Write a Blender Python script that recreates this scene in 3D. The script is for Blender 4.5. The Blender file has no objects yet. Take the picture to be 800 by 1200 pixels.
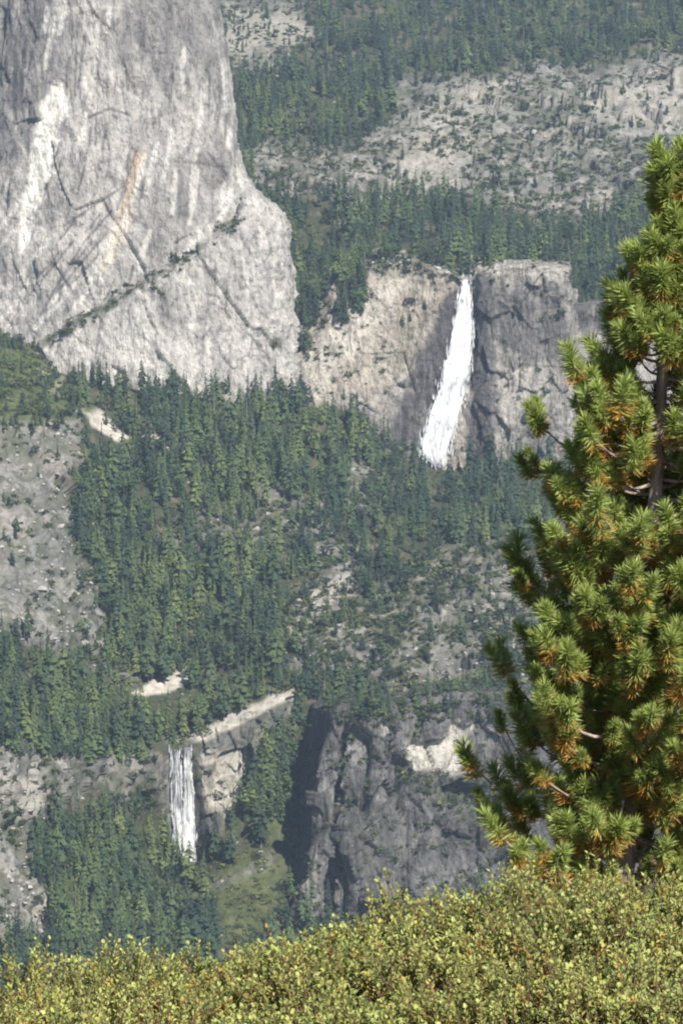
import bpy, math, random
import numpy as np
from mathutils import Vector
from mathutils.bvhtree import BVHTree

random.seed(7)
RNG = np.random.default_rng(11)
R = math.radians
sc = bpy.context.scene
col = sc.collection

# ------------------------------------------------------------------ camera, light, exposure
F, PITCH = 3624.0, R(11.3)                      # focal length in photo pixels (800 x 1200)
cam_d = bpy.data.cameras.new('camera')
cam = bpy.data.objects.new('camera', cam_d)
col.objects.link(cam)
cam.location = (0, 0, 0)
cam.rotation_euler = (R(90) - PITCH, 0, 0)
cam_d.sensor_fit = 'VERTICAL'
cam_d.angle = 2 * math.atan(600 / F)
cam_d.clip_start, cam_d.clip_end = 0.5, 30000
sc.camera = cam

SUN_EL, SUN_AZ = R(47), R(30)                   # azimuth: to the right of straight behind the camera
sdir = Vector((math.cos(SUN_EL) * math.sin(SUN_AZ), -math.cos(SUN_EL) * math.cos(SUN_AZ), math.sin(SUN_EL)))
w = bpy.data.worlds.new('World')
sc.world = w
w.use_nodes = True
nt = w.node_tree
sky = nt.nodes.new('ShaderNodeTexSky')
sky.sky_type = 'NISHITA'
sky.sun_disc = False
sky.sun_elevation = SUN_EL
sky.sun_rotation = math.atan2(sdir.x, sdir.y)
sky.altitude = 2000
nt.links.new(sky.outputs[0], nt.nodes['Background'].inputs[0])
nt.nodes['Background'].inputs[1].default_value = 0.075
sl = bpy.data.lights.new('sun', 'SUN')
sl.energy, sl.angle, sl.color = 5.0, R(0.5), (1.0, 0.94, 0.84)
sun = bpy.data.objects.new('sun', sl)
col.objects.link(sun)
sun.rotation_euler = sdir.to_track_quat('Z', 'Y').to_euler()
sc.view_settings.view_transform = 'Standard'
sc.view_settings.look = 'None'
sc.view_settings.gamma = 1
sc.view_settings.use_curve_mapping = False
sc.view_settings.exposure = 0.72
sc.render.engine = 'CYCLES'
sc.cycles.max_bounces = 5
sc.cycles.diffuse_bounces = 2
sc.cycles.volume_bounces = 0
sc.cycles.transparent_max_bounces = 16
sc.cycles.filter_width = 2.1
sc.cycles.use_denoising = True
sc.cycles.denoising_prefilter = 'ACCURATE'

# ------------------------------------------------------------------ maths helpers
CP, SP = math.cos(PITCH), math.sin(PITCH)


def W(px, py, d):
    """the point at forward distance d seen in direction (px, py) of the photo"""
    a, b = (px - 400) / F, (600 - py) / F
    y = CP + b * SP
    return np.array((a * d / y, d, (b * CP - SP) * d / y))


def P(p):
    p = np.asarray(p, float)
    dep = p[..., 1] * CP - p[..., 2] * SP
    up = p[..., 1] * SP + p[..., 2] * CP
    return np.stack((400 + F * p[..., 0] / dep, 600 - F * up / dep), -1)


def _hash(ix, iy, iz, seed):
    h = (ix.astype(np.uint32) * np.uint32(374761393) + iy.astype(np.uint32) * np.uint32(668265263)
         + iz.astype(np.uint32) * np.uint32(2147483647) + np.uint32((seed * 1274126177) & 0xffffffff))
    h = (h ^ (h >> np.uint32(13))) * np.uint32(1274126177)
    h = (h ^ (h >> np.uint32(16))) * np.uint32(2246822519)
    return ((h ^ (h >> np.uint32(15))) & np.uint32(0xffffff)) / float(0xffffff)


def vnoise(p, seed=0):
    p = np.asarray(p, float)
    i = np.floor(p).astype(np.int64)
    f = p - i
    u = f * f * f * (f * (f * 6 - 15) + 10)
    out = 0
    for dx in (0, 1):
        wx = u[..., 0] if dx else 1 - u[..., 0]
        for dy in (0, 1):
            wy = u[..., 1] if dy else 1 - u[..., 1]
            for dz in (0, 1):
                wz = u[..., 2] if dz else 1 - u[..., 2]
                out = out + wx * wy * wz * _hash(i[..., 0] + dx, i[..., 1] + dy, i[..., 2] + dz, seed)
    return out * 2 - 1


def fbm(p, octaves=4, seed=0, gain=.5):
    p = np.asarray(p, float)
    a, s, out = 1.0, 0, 0
    for o in range(octaves):
        out = out + a * vnoise(p * 2.03 ** o + 17.3 * o, seed + o)
        s += a
        a *= gain
    return out / s


def ridged(p, octaves=4, seed=0):
    a, s, out = 1.0, 0, 0
    for o in range(octaves):
        out = out + a * (1 - np.abs(vnoise(np.asarray(p) * 2.1 ** o + 9.1 * o, seed + o)) * 2)
        s += a
        a *= .5
    return out / s


def facet(p, seed=0, tilt=.9):
    """broken rock: every Voronoi cell is one tilted plane, so edges between cells stay sharp"""
    p = np.asarray(p, float)
    sh = p.shape[:-1]
    p = p.reshape(-1, 3)
    i0 = np.floor(p).astype(np.int64)
    best = np.full(len(p), 1e9)
    val = np.zeros(len(p))
    for dx in (-1, 0, 1):
        for dy in (-1, 0, 1):
            for dz in (-1, 0, 1):
                c = i0 + (dx, dy, dz)
                h = [_hash(c[:, 0], c[:, 1], c[:, 2], seed + 11 * k) for k in range(7)]
                l = p - (c + np.stack(h[:3], -1))
                d = (l * l).sum(1)
                v = h[3] - .5 + tilt * (l[:, 0] * (h[4] - .5) + l[:, 1] * (h[5] - .5) + l[:, 2] * (h[6] - .5)) * 2
                m = d < best
                best = np.where(m, d, best)
                val = np.where(m, v, val)
    return val.reshape(sh)


def strokes(q, lines, width, seed=0):
    """soft thin marks along polylines given as ((x, y), ...) points"""
    out = np.zeros(len(q))
    for ln in lines:
        ln = np.array(ln, float)
        lo_, hi_ = ln.min(0) - 12, ln.max(0) + 12
        k = np.where(((q > lo_) & (q < hi_)).all(1))[0]
        if not len(k):
            continue
        d = np.full(len(k), 1e9)
        for a, b in zip(ln[:-1], ln[1:]):
            e = b - a
            t = np.clip(((q[k] - a) @ e) / (e @ e + 1e-9), 0, 1)
            d = np.minimum(d, np.linalg.norm(q[k] - a - t[:, None] * e, axis=1) / (1.0 - .6 * np.abs(t - .5)))
        out[k] = np.maximum(out[k], 1 - smooth(d, width * .4, width))
    return out


def poly_sd(q, poly):
    """signed distance (negative inside) of the points q (n,2) to a polygon"""
    poly = np.array(poly, float)
    n = len(poly)
    d = np.full(len(q), 1e18)
    inside = np.zeros(len(q), bool)
    for k in range(n):
        a, b = poly[k], poly[(k + 1) % n]
        e = b - a
        t = np.clip(((q - a) @ e) / max(e @ e, 1e-9), 0, 1)
        dd = q - (a + t[:, None] * e)
        d = np.minimum(d, (dd * dd).sum(1))
        c = (a[1] > q[:, 1]) != (b[1] > q[:, 1])
        with np.errstate(divide='ignore', invalid='ignore'):
            xi = a[0] + (q[:, 1] - a[1]) / (b[1] - a[1]) * (b[0] - a[0])
        inside ^= c & (q[:, 0] < xi)
    d = np.sqrt(d)
    return np.where(inside, -d, d)


def smooth(x, a, b):
    t = np.clip((x - a) / (b - a), 0, 1)
    return t * t * (3 - 2 * t)


def soft(q, poly, edge=6, jit=8, seed=0, scale=.06):
    p3 = np.column_stack((q * scale, np.full(len(q), seed * 3.7)))
    s = poly_sd(q, poly) + jit * fbm(p3, 3, seed)
    return 1 - smooth(s, -edge, edge)


def cr(pts, n_per, axis):
    """Catmull-Rom resampling of a control net; n_per = samples per segment"""
    pts = np.moveaxis(pts, axis, 0)
    n = len(pts)
    ext = np.concatenate((2 * pts[:1] - pts[1:2], pts, 2 * pts[-1:] - pts[-2:-1]))
    out = []
    for k in range(n - 1):
        p0, p1, p2, p3 = ext[k:k + 4]
        t = (np.arange(n_per[k]) / n_per[k]).reshape(-1, *([1] * (pts.ndim - 1)))
        out.append(.5 * (2 * p1 + (p2 - p0) * t + (2 * p0 - 5 * p1 + 4 * p2 - p3) * t ** 2
                         + (3 * p1 - p0 - 3 * p2 + p3) * t ** 3))
    out.append(pts[-1:])
    return np.moveaxis(np.concatenate(out), 0, axis)


def make_mesh(name, verts, faces_flat, loop_tot, mats=(), mat_idx=None, smooth_sh=False):
    me = bpy.data.meshes.new(name)
    verts = np.asarray(verts, np.float32)
    faces_flat = np.asarray(faces_flat, np.int32)
    loop_tot = np.asarray(loop_tot, np.int32)
    me.vertices.add(len(verts))
    me.vertices.foreach_set('co', verts.ravel())
    me.loops.add(len(faces_flat))
    me.loops.foreach_set('vertex_index', faces_flat)
    me.polygons.add(len(loop_tot))
    me.polygons.foreach_set('loop_start', np.concatenate(([0], np.cumsum(loop_tot)[:-1])).astype(np.int32))
    if mat_idx is not None:
        me.polygons.foreach_set('material_index', np.asarray(mat_idx, np.int32))
    me.update(calc_edges=True)
    me.validate()
    for m in mats:
        me.materials.append(m)
    me.polygons.foreach_set('use_smooth', np.full(len(me.polygons), smooth_sh))
    return me


def obj(name, me, parent=None):
    o = bpy.data.objects.new(name, me)
    col.objects.link(o)
    if parent:
        o.parent = parent
    return o


def tag(o, label=None, cat=None, group=None, kind=None):
    for k, v in (('label', label), ('category', cat), ('group', group), ('kind', kind)):
        if v:
            o[k] = v
    return o


def point_attr(me, name, arr):
    a = me.attributes.new(name, 'FLOAT_COLOR', 'POINT')
    a.data.foreach_set('color', np.asarray(arr, np.float32).ravel())


# ------------------------------------------------------------------ materials
class NT:
    def __init__(s, name, rough=.9, spec=.2):
        s.m = bpy.data.materials.new(name)
        s.m.use_nodes = True
        s.t = s.m.node_tree
        s.b = s.t.nodes['Principled BSDF']
        s.b.inputs['Roughness'].default_value = rough
        s.b.inputs['Specular IOR Level'].default_value = spec

    def n(s, typ, **kw):
        nd = s.t.nodes.new('ShaderNode' + typ)
        for k, v in kw.items():
            if hasattr(nd, k):
                setattr(nd, k, v)
            else:
                s.put(nd.inputs[k.replace('_', ' ')], v)
        return nd

    def put(s, sock, v):
        if isinstance(v, bpy.types.NodeSocket):
            s.t.links.new(v, sock)
        elif isinstance(v, (tuple, list)) and len(v) == 3 and sock.type == 'RGBA':
            sock.default_value = (*v, 1)
        else:
            sock.default_value = v

    def coords(s, scale):
        tc = s.n('TexCoord')
        mp = s.n('Mapping', Scale=scale)
        s.put(mp.inputs['Vector'], tc.outputs['Object'])
        return mp.outputs[0]

    def noise(s, scale3, scale=1., detail=6., rough=.6, dist=0.):
        nd = s.n('TexNoise', Scale=scale, Detail=detail, Roughness=rough, Distortion=dist)
        s.put(nd.inputs['Vector'], s.coords(scale3))
        return nd.outputs[0]

    def ramp(s, fac, stops):
        nd = s.n('ValToRGB')
        e = nd.color_ramp.elements
        while len(e) < len(stops):
            e.new(.5)
        for k, (p, c) in enumerate(stops):
            e[k].position = p
            e[k].color = (*c, 1) if isinstance(c, (tuple, list)) else (c, c, c, 1)
        s.put(nd.inputs[0], fac)
        return nd.outputs[0]

    def mix(s, fac, a, b, mode='MIX'):
        nd = s.n('Mix', data_type='RGBA', blend_type=mode)
        s.put(nd.inputs[0], fac)
        s.put(nd.inputs[6], a)
        s.put(nd.inputs[7], b)
        return nd.outputs[2]

    def math(s, op, a, b=0.):
        nd = s.n('Math', operation=op)
        s.put(nd.inputs[0], a)
        s.put(nd.inputs[1], b)
        return nd.outputs[0]

    def masks(s):
        at = s.n('Attribute', attribute_name='mask')
        sp = s.n('SeparateColor')
        s.put(sp.inputs[0], at.outputs['Color'])
        return (*sp.outputs, at.outputs['Alpha'])

    def out(s, colr, height=None, dist=1., strength=1.):
        s.put(s.b.inputs['Base Color'], colr)
        if height is not None:
            bp = s.n('Bump', Strength=strength, Distance=dist)
            s.put(bp.inputs['Height'], height)
            s.put(s.b.inputs['Normal'], bp.outputs[0])
        return s.m


def rock_material(name, lo, mid, hi, pale=(.64, .60, .53), tan=(.48, .415, .335), dark=(.075, .07, .075),
                  veg=(.05, .065, .025), streak=(.045, .045, .007), jt=.7, crack=.5, mottle=.5):
    """granite: vertical water streaks, blotches, joints; mask attribute R pale, G tan, B dark, A brush"""
    k = NT(name)
    st = k.noise(streak, 1, 8, .62, .5)
    st2 = k.noise(tuple(v * 3.3 for v in streak), 1, 6, .65, .2)
    bl = k.noise((.02, .02, .02), 1, 9, .62, .3)
    fine = k.noise((.16, .16, .11), 1, 6, .7)
    base = k.ramp(st, [(.30, lo), (.48, mid), (.68, hi)])
    base = k.mix(k.math('MULTIPLY', k.ramp(st2, [(.34, 1.), (.50, 0.)]), .50), base, tuple(v * .55 for v in lo))
    base = k.mix(k.math('MULTIPLY', k.ramp(bl, [(.38, 1.), (.55, 0.)]), mottle), base, tuple(v * .7 for v in lo))
    base = k.mix(k.math('MULTIPLY', k.ramp(bl, [(.55, 0.), (.70, 1.)]), .45), base, tuple(min(1, v * 1.12) for v in hi))
    fr = k.ramp(fine, [(.32, .45), (.46, .95), (.72, 1.25)])
    m = k.masks()
    base = k.mix(k.math('MULTIPLY', m[1], k.ramp(st2, [(.30, .35), (.6, 1.)])), base, tan)
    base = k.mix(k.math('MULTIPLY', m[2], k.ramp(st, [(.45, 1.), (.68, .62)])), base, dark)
    base = k.mix(m[0], base, pale)
    vo = k.n('TexVoronoi', feature='DISTANCE_TO_EDGE', Scale=1.)
    wv = k.n('TexNoise', Scale=1.6, Detail=4.)
    cd = k.coords((.035, .035, .013))
    k.put(wv.inputs['Vector'], cd)
    wm = k.n('Mix', data_type='VECTOR')
    wm.inputs[0].default_value = .35
    k.put(wm.inputs[4], cd)
    k.put(wm.inputs[5], wv.outputs[1])
    k.put(vo.inputs['Vector'], wm.outputs[1])
    cr_ = k.ramp(vo.outputs[0], [(.0, 1 - crack), (.03, 1.)])
    base = k.mix(1., base, fr, 'MULTIPLY')
    base = k.mix(1., base, cr_, 'MULTIPLY')
    st3 = k.noise((streak[0] * 2.2, streak[1] * 2.2, streak[2] * .55), 1, 5, .7, .15)
    base = k.mix(jt, base, k.ramp(st3, [(.36, .50), (.47, 1.), (.60, 1.12)]), 'MULTIPLY')
    ck = k.noise((streak[0] * 1.3, streak[1] * 1.3, streak[2] * 1.6), 1, 3, .55, .6)
    base = k.mix(jt, base, k.ramp(ck, [(.465, 1.), (.482, .42), (.490, .42), (.505, 1.)]), 'MULTIPLY')
    ck2 = k.noise((streak[0] * 2.1, streak[1] * 2.1, streak[2] * 3.2), 1, 4, .6, .9)
    base = k.mix(jt, base, k.ramp(ck2, [(.40, 1.), (.412, .45), (.42, 1.), (.60, 1.), (.615, 1.25), (.63, 1.)]), 'MULTIPLY')
    vg = k.noise((.11, .11, .11), 1, 5, .7)
    base = k.mix(k.math('MULTIPLY', m[3], k.ramp(vg, [(.36, 1.), (.62, .55)])), base, veg)
    h = k.math('ADD', k.math('MULTIPLY', st2, 1.4), k.math('ADD', fine, k.math('MULTIPLY', cr_, .6)))
    return k.out(base, h, 6.0, 1.)


def ground_material():
    """forest floor; mask R bare granite, G tan grit, B dark, some of it painted shade, A green brush"""
    k = NT('valley_ground')
    n1 = k.noise((.035, .035, .05), 1, 9, .68, .4)
    n2 = k.noise((.14, .14, .14), 1, 6, .7, .2)
    n3 = k.noise((.012, .012, .012), 1, 5, .6)
    soil = k.ramp(n1, [(.34, (.032, .040, .020)), (.52, (.058, .062, .034)), (.70, (.16, .14, .105))])
    rock = k.ramp(n1, [(.28, (.095, .095, .095)), (.46, (.19, .186, .182)), (.66, (.34, .33, .315))])
    rock = k.mix(k.math('MULTIPLY', k.ramp(n2, [(.38, 1.), (.53, 0.)]), .8), rock, (.07, .072, .052))
    rock = k.mix(k.ramp(n3, [(.46, 0.), (.66, .22)]), rock, k.ramp(n1, [(.3, (.13, .095, .07)), (.55, (.30, .235, .175)), (.7, (.46, .38, .30))]))
    big = k.noise((.03, .03, .03), 1, 4, .6)
    rock = k.mix(k.math('MULTIPLY', k.ramp(big, [(.42, 1.), (.54, 0.)]), .62), rock, (.07, .078, .045))
    brush = k.ramp(n2, [(.32, (.035, .048, .018)), (.5, (.075, .098, .03)), (.70, (.14, .155, .055))])
    m = k.masks()
    c = k.mix(k.math('MULTIPLY', m[0], k.ramp(n3, [(.35, .75), (.6, 1.)])), soil, rock)
    pale = k.ramp(n2, [(.32, (.26, .235, .20)), (.58, (.54, .50, .44))])
    c = k.mix(m[1], c, pale)
    c = k.mix(m[3], c, brush)
    c = k.mix(m[2], c, (.05, .045, .045))
    h = k.math('ADD', n1, k.math('MULTIPLY', n2, .5))
    return k.out(c, h, 4.0, .8)


M_DOME = rock_material('dome_granite', (.31, .292, .28), (.455, .43, .405), (.61, .575, .53), pale=(.84, .81, .75), tan=(.62, .46, .31), jt=.5, crack=.08, mottle=.18)
M_CLIFF = rock_material('cliff_granite', (.27, .25, .235), (.40, .375, .345), (.53, .495, .45), crack=.22, mottle=.45)
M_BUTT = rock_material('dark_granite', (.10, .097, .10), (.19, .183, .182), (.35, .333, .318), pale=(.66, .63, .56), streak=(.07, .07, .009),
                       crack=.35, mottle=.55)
M_GROUND = ground_material()

# ------------------------------------------------------------------ landforms
SHEETS = {}


def sheet(name, net, n_row, n_col, mat, disp=None, masks=(), kind='structure', pre=None):
    """net: control points [row][column] (world); resampled, displaced along its normal, coloured by masks"""
    g = cr(np.array(net, float), n_row, 0)
    g = cr(g, n_col, 1)
    if pre is not None:
        g = pre(g)
    du = np.gradient(g, axis=1)
    dv = np.gradient(g, axis=0)
    nrm = np.cross(du, dv)
    nrm /= np.linalg.norm(nrm, axis=2, keepdims=True) + 1e-9
    view = -g / np.linalg.norm(g, axis=2, keepdims=True)
    if (nrm * view).sum(2).mean() < 0:
        nrm = -nrm
    if disp is not None:
        dd = disp(g)
        g = g + nrm * (dd - np.median(dd))[..., None]
    r, c = g.shape[:2]
    idx = np.arange(r * c).reshape(r, c)
    q = np.stack((idx[:-1, :-1], idx[:-1, 1:], idx[1:, 1:], idx[1:, :-1]), -1).reshape(-1, 4)
    me = make_mesh(name, g.reshape(-1, 3), q.ravel(), np.full(len(q), 4), (mat,), smooth_sh=True)
    px = P(g.reshape(-1, 3))
    mk = np.zeros((r * c, 4))
    for i, (ch, poly, amt, edge, jit) in enumerate(masks):
        if callable(poly):
            v = poly(px, g.reshape(-1, 3))
        else:
            v = soft(px, poly, edge, jit, seed=i + 3)
        if amt < 0:
            mk[:, ch] *= 1 - v * -amt
        else:
            mk[:, ch] = np.maximum(mk[:, ch], v * amt)
    point_attr(me, 'mask', mk)
    o = obj(name, me)
    tag(o, kind=kind)
    SHEETS[name] = (g, px.reshape(r, c, 2))
    return o


def Wz(px, d, z):
    p = W(px, 600, d)
    return np.array((p[0], d, z))


# --- the valley between the two falls
VC = [-300, -100, 0, 60, 130, 200, 260, 320, 400, 500, 620, 800, 1050]
v_rows = [
    [Wz(p, 1250, -815) for p in VC],
    [W(p, 1270, d) for p, d in zip(VC, [1880, 1890, 1900, 1950, 1990, 2050, 2080, 2080, 2080, 2080, 2080, 2080, 2080])],
    [W(p, 1130, d) for p, d in zip(VC, [1960, 1980, 2000, 2060, 2120, 2180, 2190, 2210, 2220, 2220, 2220, 2220, 2220])],
    [W(p, y, d) for p, y, d in zip(VC, [960, 960, 965, 965, 950, 1015, 985, 960, 960, 960, 960, 960, 960],
                                   [2060, 2080, 2110, 2180, 2270, 2332, 2335, 2340, 2385, 2390, 2390, 2390, 2390])],
    [W(p, y, d) for p, y, d in zip(VC, [860, 865, 868, 880, 888, 882, 852, 816, 816, 822, 822, 822, 822],
                                   [2090, 2110, 2140, 2205, 2296, 2346, 2356, 2366, 2395, 2385, 2385, 2385, 2385])],
    [W(p, y, d) for p, y, d in zip(VC, [820, 820, 820, 830, 838, 838, 825, 798, 798, 800, 800, 800, 800],
                                   [2230, 2240, 2250, 2300, 2370, 2400, 2405, 2405, 2425, 2420, 2420, 2420, 2420])],
    [W(p, y, d) for p, y, d in zip(VC, [740, 740, 745, 755, 770, 780, 775, 755, 750, 745, 740, 740, 740],
                                   [2350, 2360, 2370, 2410, 2460, 2480, 2480, 2480, 2475, 2470, 2470, 2470, 2470])],
    [W(p, y, d) for p, y, d in zip(VC, [600, 600, 605, 610, 625, 635, 630, 625, 645, 660, 660, 660, 660],
                                   [2520, 2520, 2530, 2580, 2660, 2680, 2690, 2690, 2650, 2620, 2610, 2610, 2610])],
    [W(p, y, d) for p, y, d in zip(VC, [480, 480, 480, 485, 505, 515, 520, 525, 545, 580, 580, 580, 580],
                                   [2680, 2680, 2700, 2740, 2800, 2830, 2850, 2860, 2880, 2900, 2900, 2900, 2900])],
    [W(p, y, d) for p, y, d in zip(VC, [428, 428, 430, 446, 462, 468, 472, 475, 484, 550, 545, 540, 540],
                                   [2850, 2850, 2860, 2890, 2910, 2920, 2940, 2960, 2985, 3015, 3015, 3015, 3015])],
]
last = np.array(v_rows[-1])
v_rows.append(list(last + np.array((0, 260, 25))))


def v_disp(g):
    d = 7 * fbm(g * .006, 4, 1) + 4.5 * ridged(g * np.array((.02, .02, .02)), 4, 5) + 1.2 * fbm(g * .12, 3, 9)
    px = P(g.reshape(-1, 3))
    slab = soft(px, LEFT_SLAB, 14, 10, 4).reshape(g.shape[:2])
    cliff = soft(px, VERNAL_ROCK, 14, 6, 6).reshape(g.shape[:2])
    d = d + slab * (9 + 3 * ridged(g * .035, 4, 12) + 9 * facet(g * .028, 17) + 4 * facet(g * .08, 18))
    d = d + cliff * (3 * ridged(g * np.array((.05, .05, .008)), 4, 14) + 8 * facet(g * np.array((.045, .045, .02)), 19) + 3.5 * facet(g * np.array((.11, .11, .05)), 20) - 2)
    rough = np.max([soft(px, p_, 12, 10, 2) for p_ in (ROUGH[1], ROUGH[3], ROUGH[4])], 0).reshape(g.shape[:2])
    d = d + rough * (8 * facet(g * .03, 26) + 4 * facet(g * .08, 27))
    # the lower fall drops down a shallow groove
    groove = np.exp(-((px[:, 0] - 212) / 26) ** 2) * smooth(px[:, 1], 1040, 1000) * smooth(px[:, 1], 868, 885)
    return d * (1 - .75 * groove.reshape(g.shape[:2])) - 7 * groove.reshape(g.shape[:2])


LEFT_SLAB = [(-150, 500), (-60, 478), (0, 490), (50, 486), (92, 492), (100, 520), (88, 560), (78, 600), (95, 640), (118, 700),
             (135, 755), (70, 770), (30, 748), (-80, 745), (-140, 690)]
VERNAL_ROCK = [(-300, 858), (0, 868), (60, 880), (150, 886), (200, 878), (232, 860), (300, 832), (345, 812), (350, 830),
               (322, 850), (306, 880), (300, 925), (276, 950), (256, 985), (236, 1015), (205, 1012), (196, 965), (186, 930), (158, 915),
               (140, 950), (125, 915), (60, 955), (40, 980), (44, 1030), (75, 1090), (60, 1120), (-300, 1130)]
CLEAR = [
    [(84, 474), (112, 480), (140, 498), (152, 512), (140, 518), (110, 500)],
    [(162, 508), (180, 508), (205, 522), (190, 527)],
    [(155, 812), (185, 795), (222, 782), (226, 795), (205, 808), (170, 816)],
    [(45, 430), (75, 446), (72, 470), (52, 456)],
]
ROUGH = [
    [(196, 612), (250, 606), (300, 618), (330, 612), (330, 640), (250, 642), (205, 640)],
    [(325, 725), (345, 690), (390, 652), (418, 668), (415, 720), (365, 745), (330, 760)],
    [(300, 560), (380, 590), (420, 640), (420, 680), (360, 660), (300, 620)],
    [(470, 690), (500, 650), (620, 632), (700, 640), (700, 830), (600, 830), (500, 818), (420, 820), (450, 760)],
    [(330, 740), (470, 690), (470, 800), (330, 800)],
    [(205, 868), (260, 842), (340, 800), (352, 815), (300, 842), (240, 866)],
    [(130, 700), (165, 760), (150, 800), (90, 770)],
    [(400, 540), (440, 530), (440, 590), (405, 600)],
]
GORGE_GREEN = [(268, 955), (300, 948), (345, 945), (345, 1040), (300, 1100), (240, 1100), (238, 1020)]
v_masks = [
    (0, LEFT_SLAB, .95, 12, 14), (0, VERNAL_ROCK, .95, 5, 6),
    *[(0, p, .8, 16, 16) for p in ROUGH], *[(1, p, .95, 3, 5) for p in CLEAR],
    (1, [(205, 868), (262, 842), (345, 806), (350, 815), (300, 840), (240, 868)], .8, 4, 5),
    (1, [(228, 878), (300, 880), (302, 915), (282, 935), (262, 955), (240, 960)], .62, 8, 8),
    (1, [(338, 745), (360, 700), (415, 655), (412, 690), (360, 730)], .55, 8, 12),
    (1, [(360, 425), (400, 400), (400, 470), (368, 475)], .8, 6, 8),
    (1, [(0, 905), (60, 925), (55, 950), (20, 960)], .4, 8, 12), (1, [(30, 1010), (75, 1070), (80, 1100), (40, 1090)], .35, 8, 12),
    (3, GORGE_GREEN, .62, 14, 22), (2, [(240, 985), (285, 965), (335, 985), (330, 1010), (280, 1000), (245, 1030)], .45, 10, 16), (3, [(-300, 390), (40, 395), (80, 450), (110, 480), (60, 490), (-300, 490)], .8, 12, 12),
    (3, [(42, 975), (140, 950), (250, 1010), (260, 1130), (70, 1130)], .6, 8, 10),
    (2, [(228, 945), (262, 950), (268, 1000), (236, 1022), (226, 1000)], .75, 8, 10),
    (2, [(222, 880), (234, 880), (240, 950), (226, 960)], .75, 4, 5),
    (0, [(240, 1035), (318, 1000), (322, 1012), (250, 1050)], .8, 6, 8), (3, [(238, 1040), (320, 1002), (320, 1010), (250, 1048)], -.8, 6, 8),
]
n_row = [6, 20, 110, 130, 34, 50, 100, 80, 60, 12]
sheet('valley_floor', v_rows, n_row, [30, 50, 60, 60, 60, 52, 52, 60, 64, 66, 50, 24], M_GROUND, v_disp, v_masks)

# --- the mountainside beyond the upper fall
FC = [-150, 100, 250, 330, 390, 450, 540, 620, 680, 740, 850, 1100]
f_rows = [
    [W(p, y, d) for p, y, d in zip(FC, [450, 450, 450, 450, 440, 372, 352, 345, 400, 420, 420, 420],
                                   [3040, 3040, 3030, 3020, 3030, 3070, 3070, 3070, 3075, 3075, 3075, 3075])],
    [W(p, y, d) for p, y, d in zip(FC, [385, 385, 385, 380, 365, 304, 318, 312, 345, 362, 362, 362],
                                   [3100, 3100, 3100, 3100, 3090, 3090, 3075, 3080, 3130, 3130, 3130, 3130])],
    [W(p, y, d) for p, y, d in zip(FC, [300, 300, 300, 295, 290, 275, 292, 292, 305, 310, 310, 310],
                                   [3300, 3300, 3300, 3300, 3300, 3280, 3250, 3250, 3270, 3270, 3270, 3270])],
    [W(p, y, d) for p, y, d in zip(FC, [215, 215, 215, 215, 215, 228, 245, 248, 245, 240, 240, 240],
                                   [3480, 3480, 3480, 3480, 3480, 3480, 3480, 3480, 3480, 3480, 3480, 3480])],
    [W(p, y, d) for p, y, d in zip(FC, [150, 150, 150, 150, 150, 155, 160, 160, 160, 160, 160, 160],
                                   [3730] * 12)],
    [W(p, y, d) for p, y, d in zip(FC, [75] * 12, [4020] * 12)],
    [W(p, y, d) for p, y, d in zip(FC, [0] * 12, [4350] * 12)],
    [W(p, y, d) for p, y, d in zip(FC, [-90] * 12, [4750] * 12)],
    [W(p, y, d) for p, y, d in zip(FC, [-200] * 12, [5300] * 12)],
    [Wz(p, 5900, 60) for p in FC],
]
SLABS = [
    [(396, 178), (450, 150), (500, 92), (560, 90), (640, 72), (700, 78), (760, 58), (960, 70), (990, 200), (700, 250), (640, 262),
     (590, 248), (540, 232), (400, 232), (300, 225), (285, 175), (330, 160)],
    [(255, -10), (345, -10), (372, 40), (340, 70), (285, 92), (262, 70)],
    [(455, 95), (555, 85), (560, 108), (480, 122), (460, 115)],
    [(425, 290), (545, 315), (545, 335), (440, 310)],
]


def f_disp(g):
    px = P(g.reshape(-1, 3))
    s = soft(px, SLABS[0], 30, 20, 4).reshape(g.shape[:2])
    near = smooth(g[..., 1], 3100, 3300)
    return near * (12 * fbm(g * .005, 4, 21) + s * (8 * ridged(g * np.array((.013, .013, .02)), 4, 23) + 13 * facet(g * .016, 15) + 6 * facet(g * .045, 16))) + 3.0 * ridged(g * .03, 4, 25) - 2


f_masks = [(0, p, .95 if k != 1 else .6, 10, 14) for k, p in enumerate(SLABS)] + [
    (1, [(265, 10), (345, 12), (372, 38), (330, 55), (285, 75), (268, 60)], .45, 10, 20),
    (1, [(690, 105), (800, 90), (800, 150), (740, 150), (690, 135)], .35, 12, 14),
    (1, [(450, 200), (500, 130), (560, 95), (600, 100), (560, 170), (520, 230)], .3, 20, 20),
    (1, [(545, 300), (670, 306), (670, 322), (545, 326)], .6, 4, 6),
    (2, [(670, 352), (760, 352), (760, 395), (670, 395)], .85, 5, 5),  # painted shade of the recess right of the fall cliff
    (3, [(430, 285), (540, 312), (500, 320), (430, 305)], .35, 8, 10),
]
sheet('mountainside', f_rows, [10, 26, 34, 44, 50, 50, 45, 10, 6], [20, 30, 40, 40, 40, 55, 50, 45, 40, 40, 30],
      M_GROUND, f_disp, f_masks)

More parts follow.
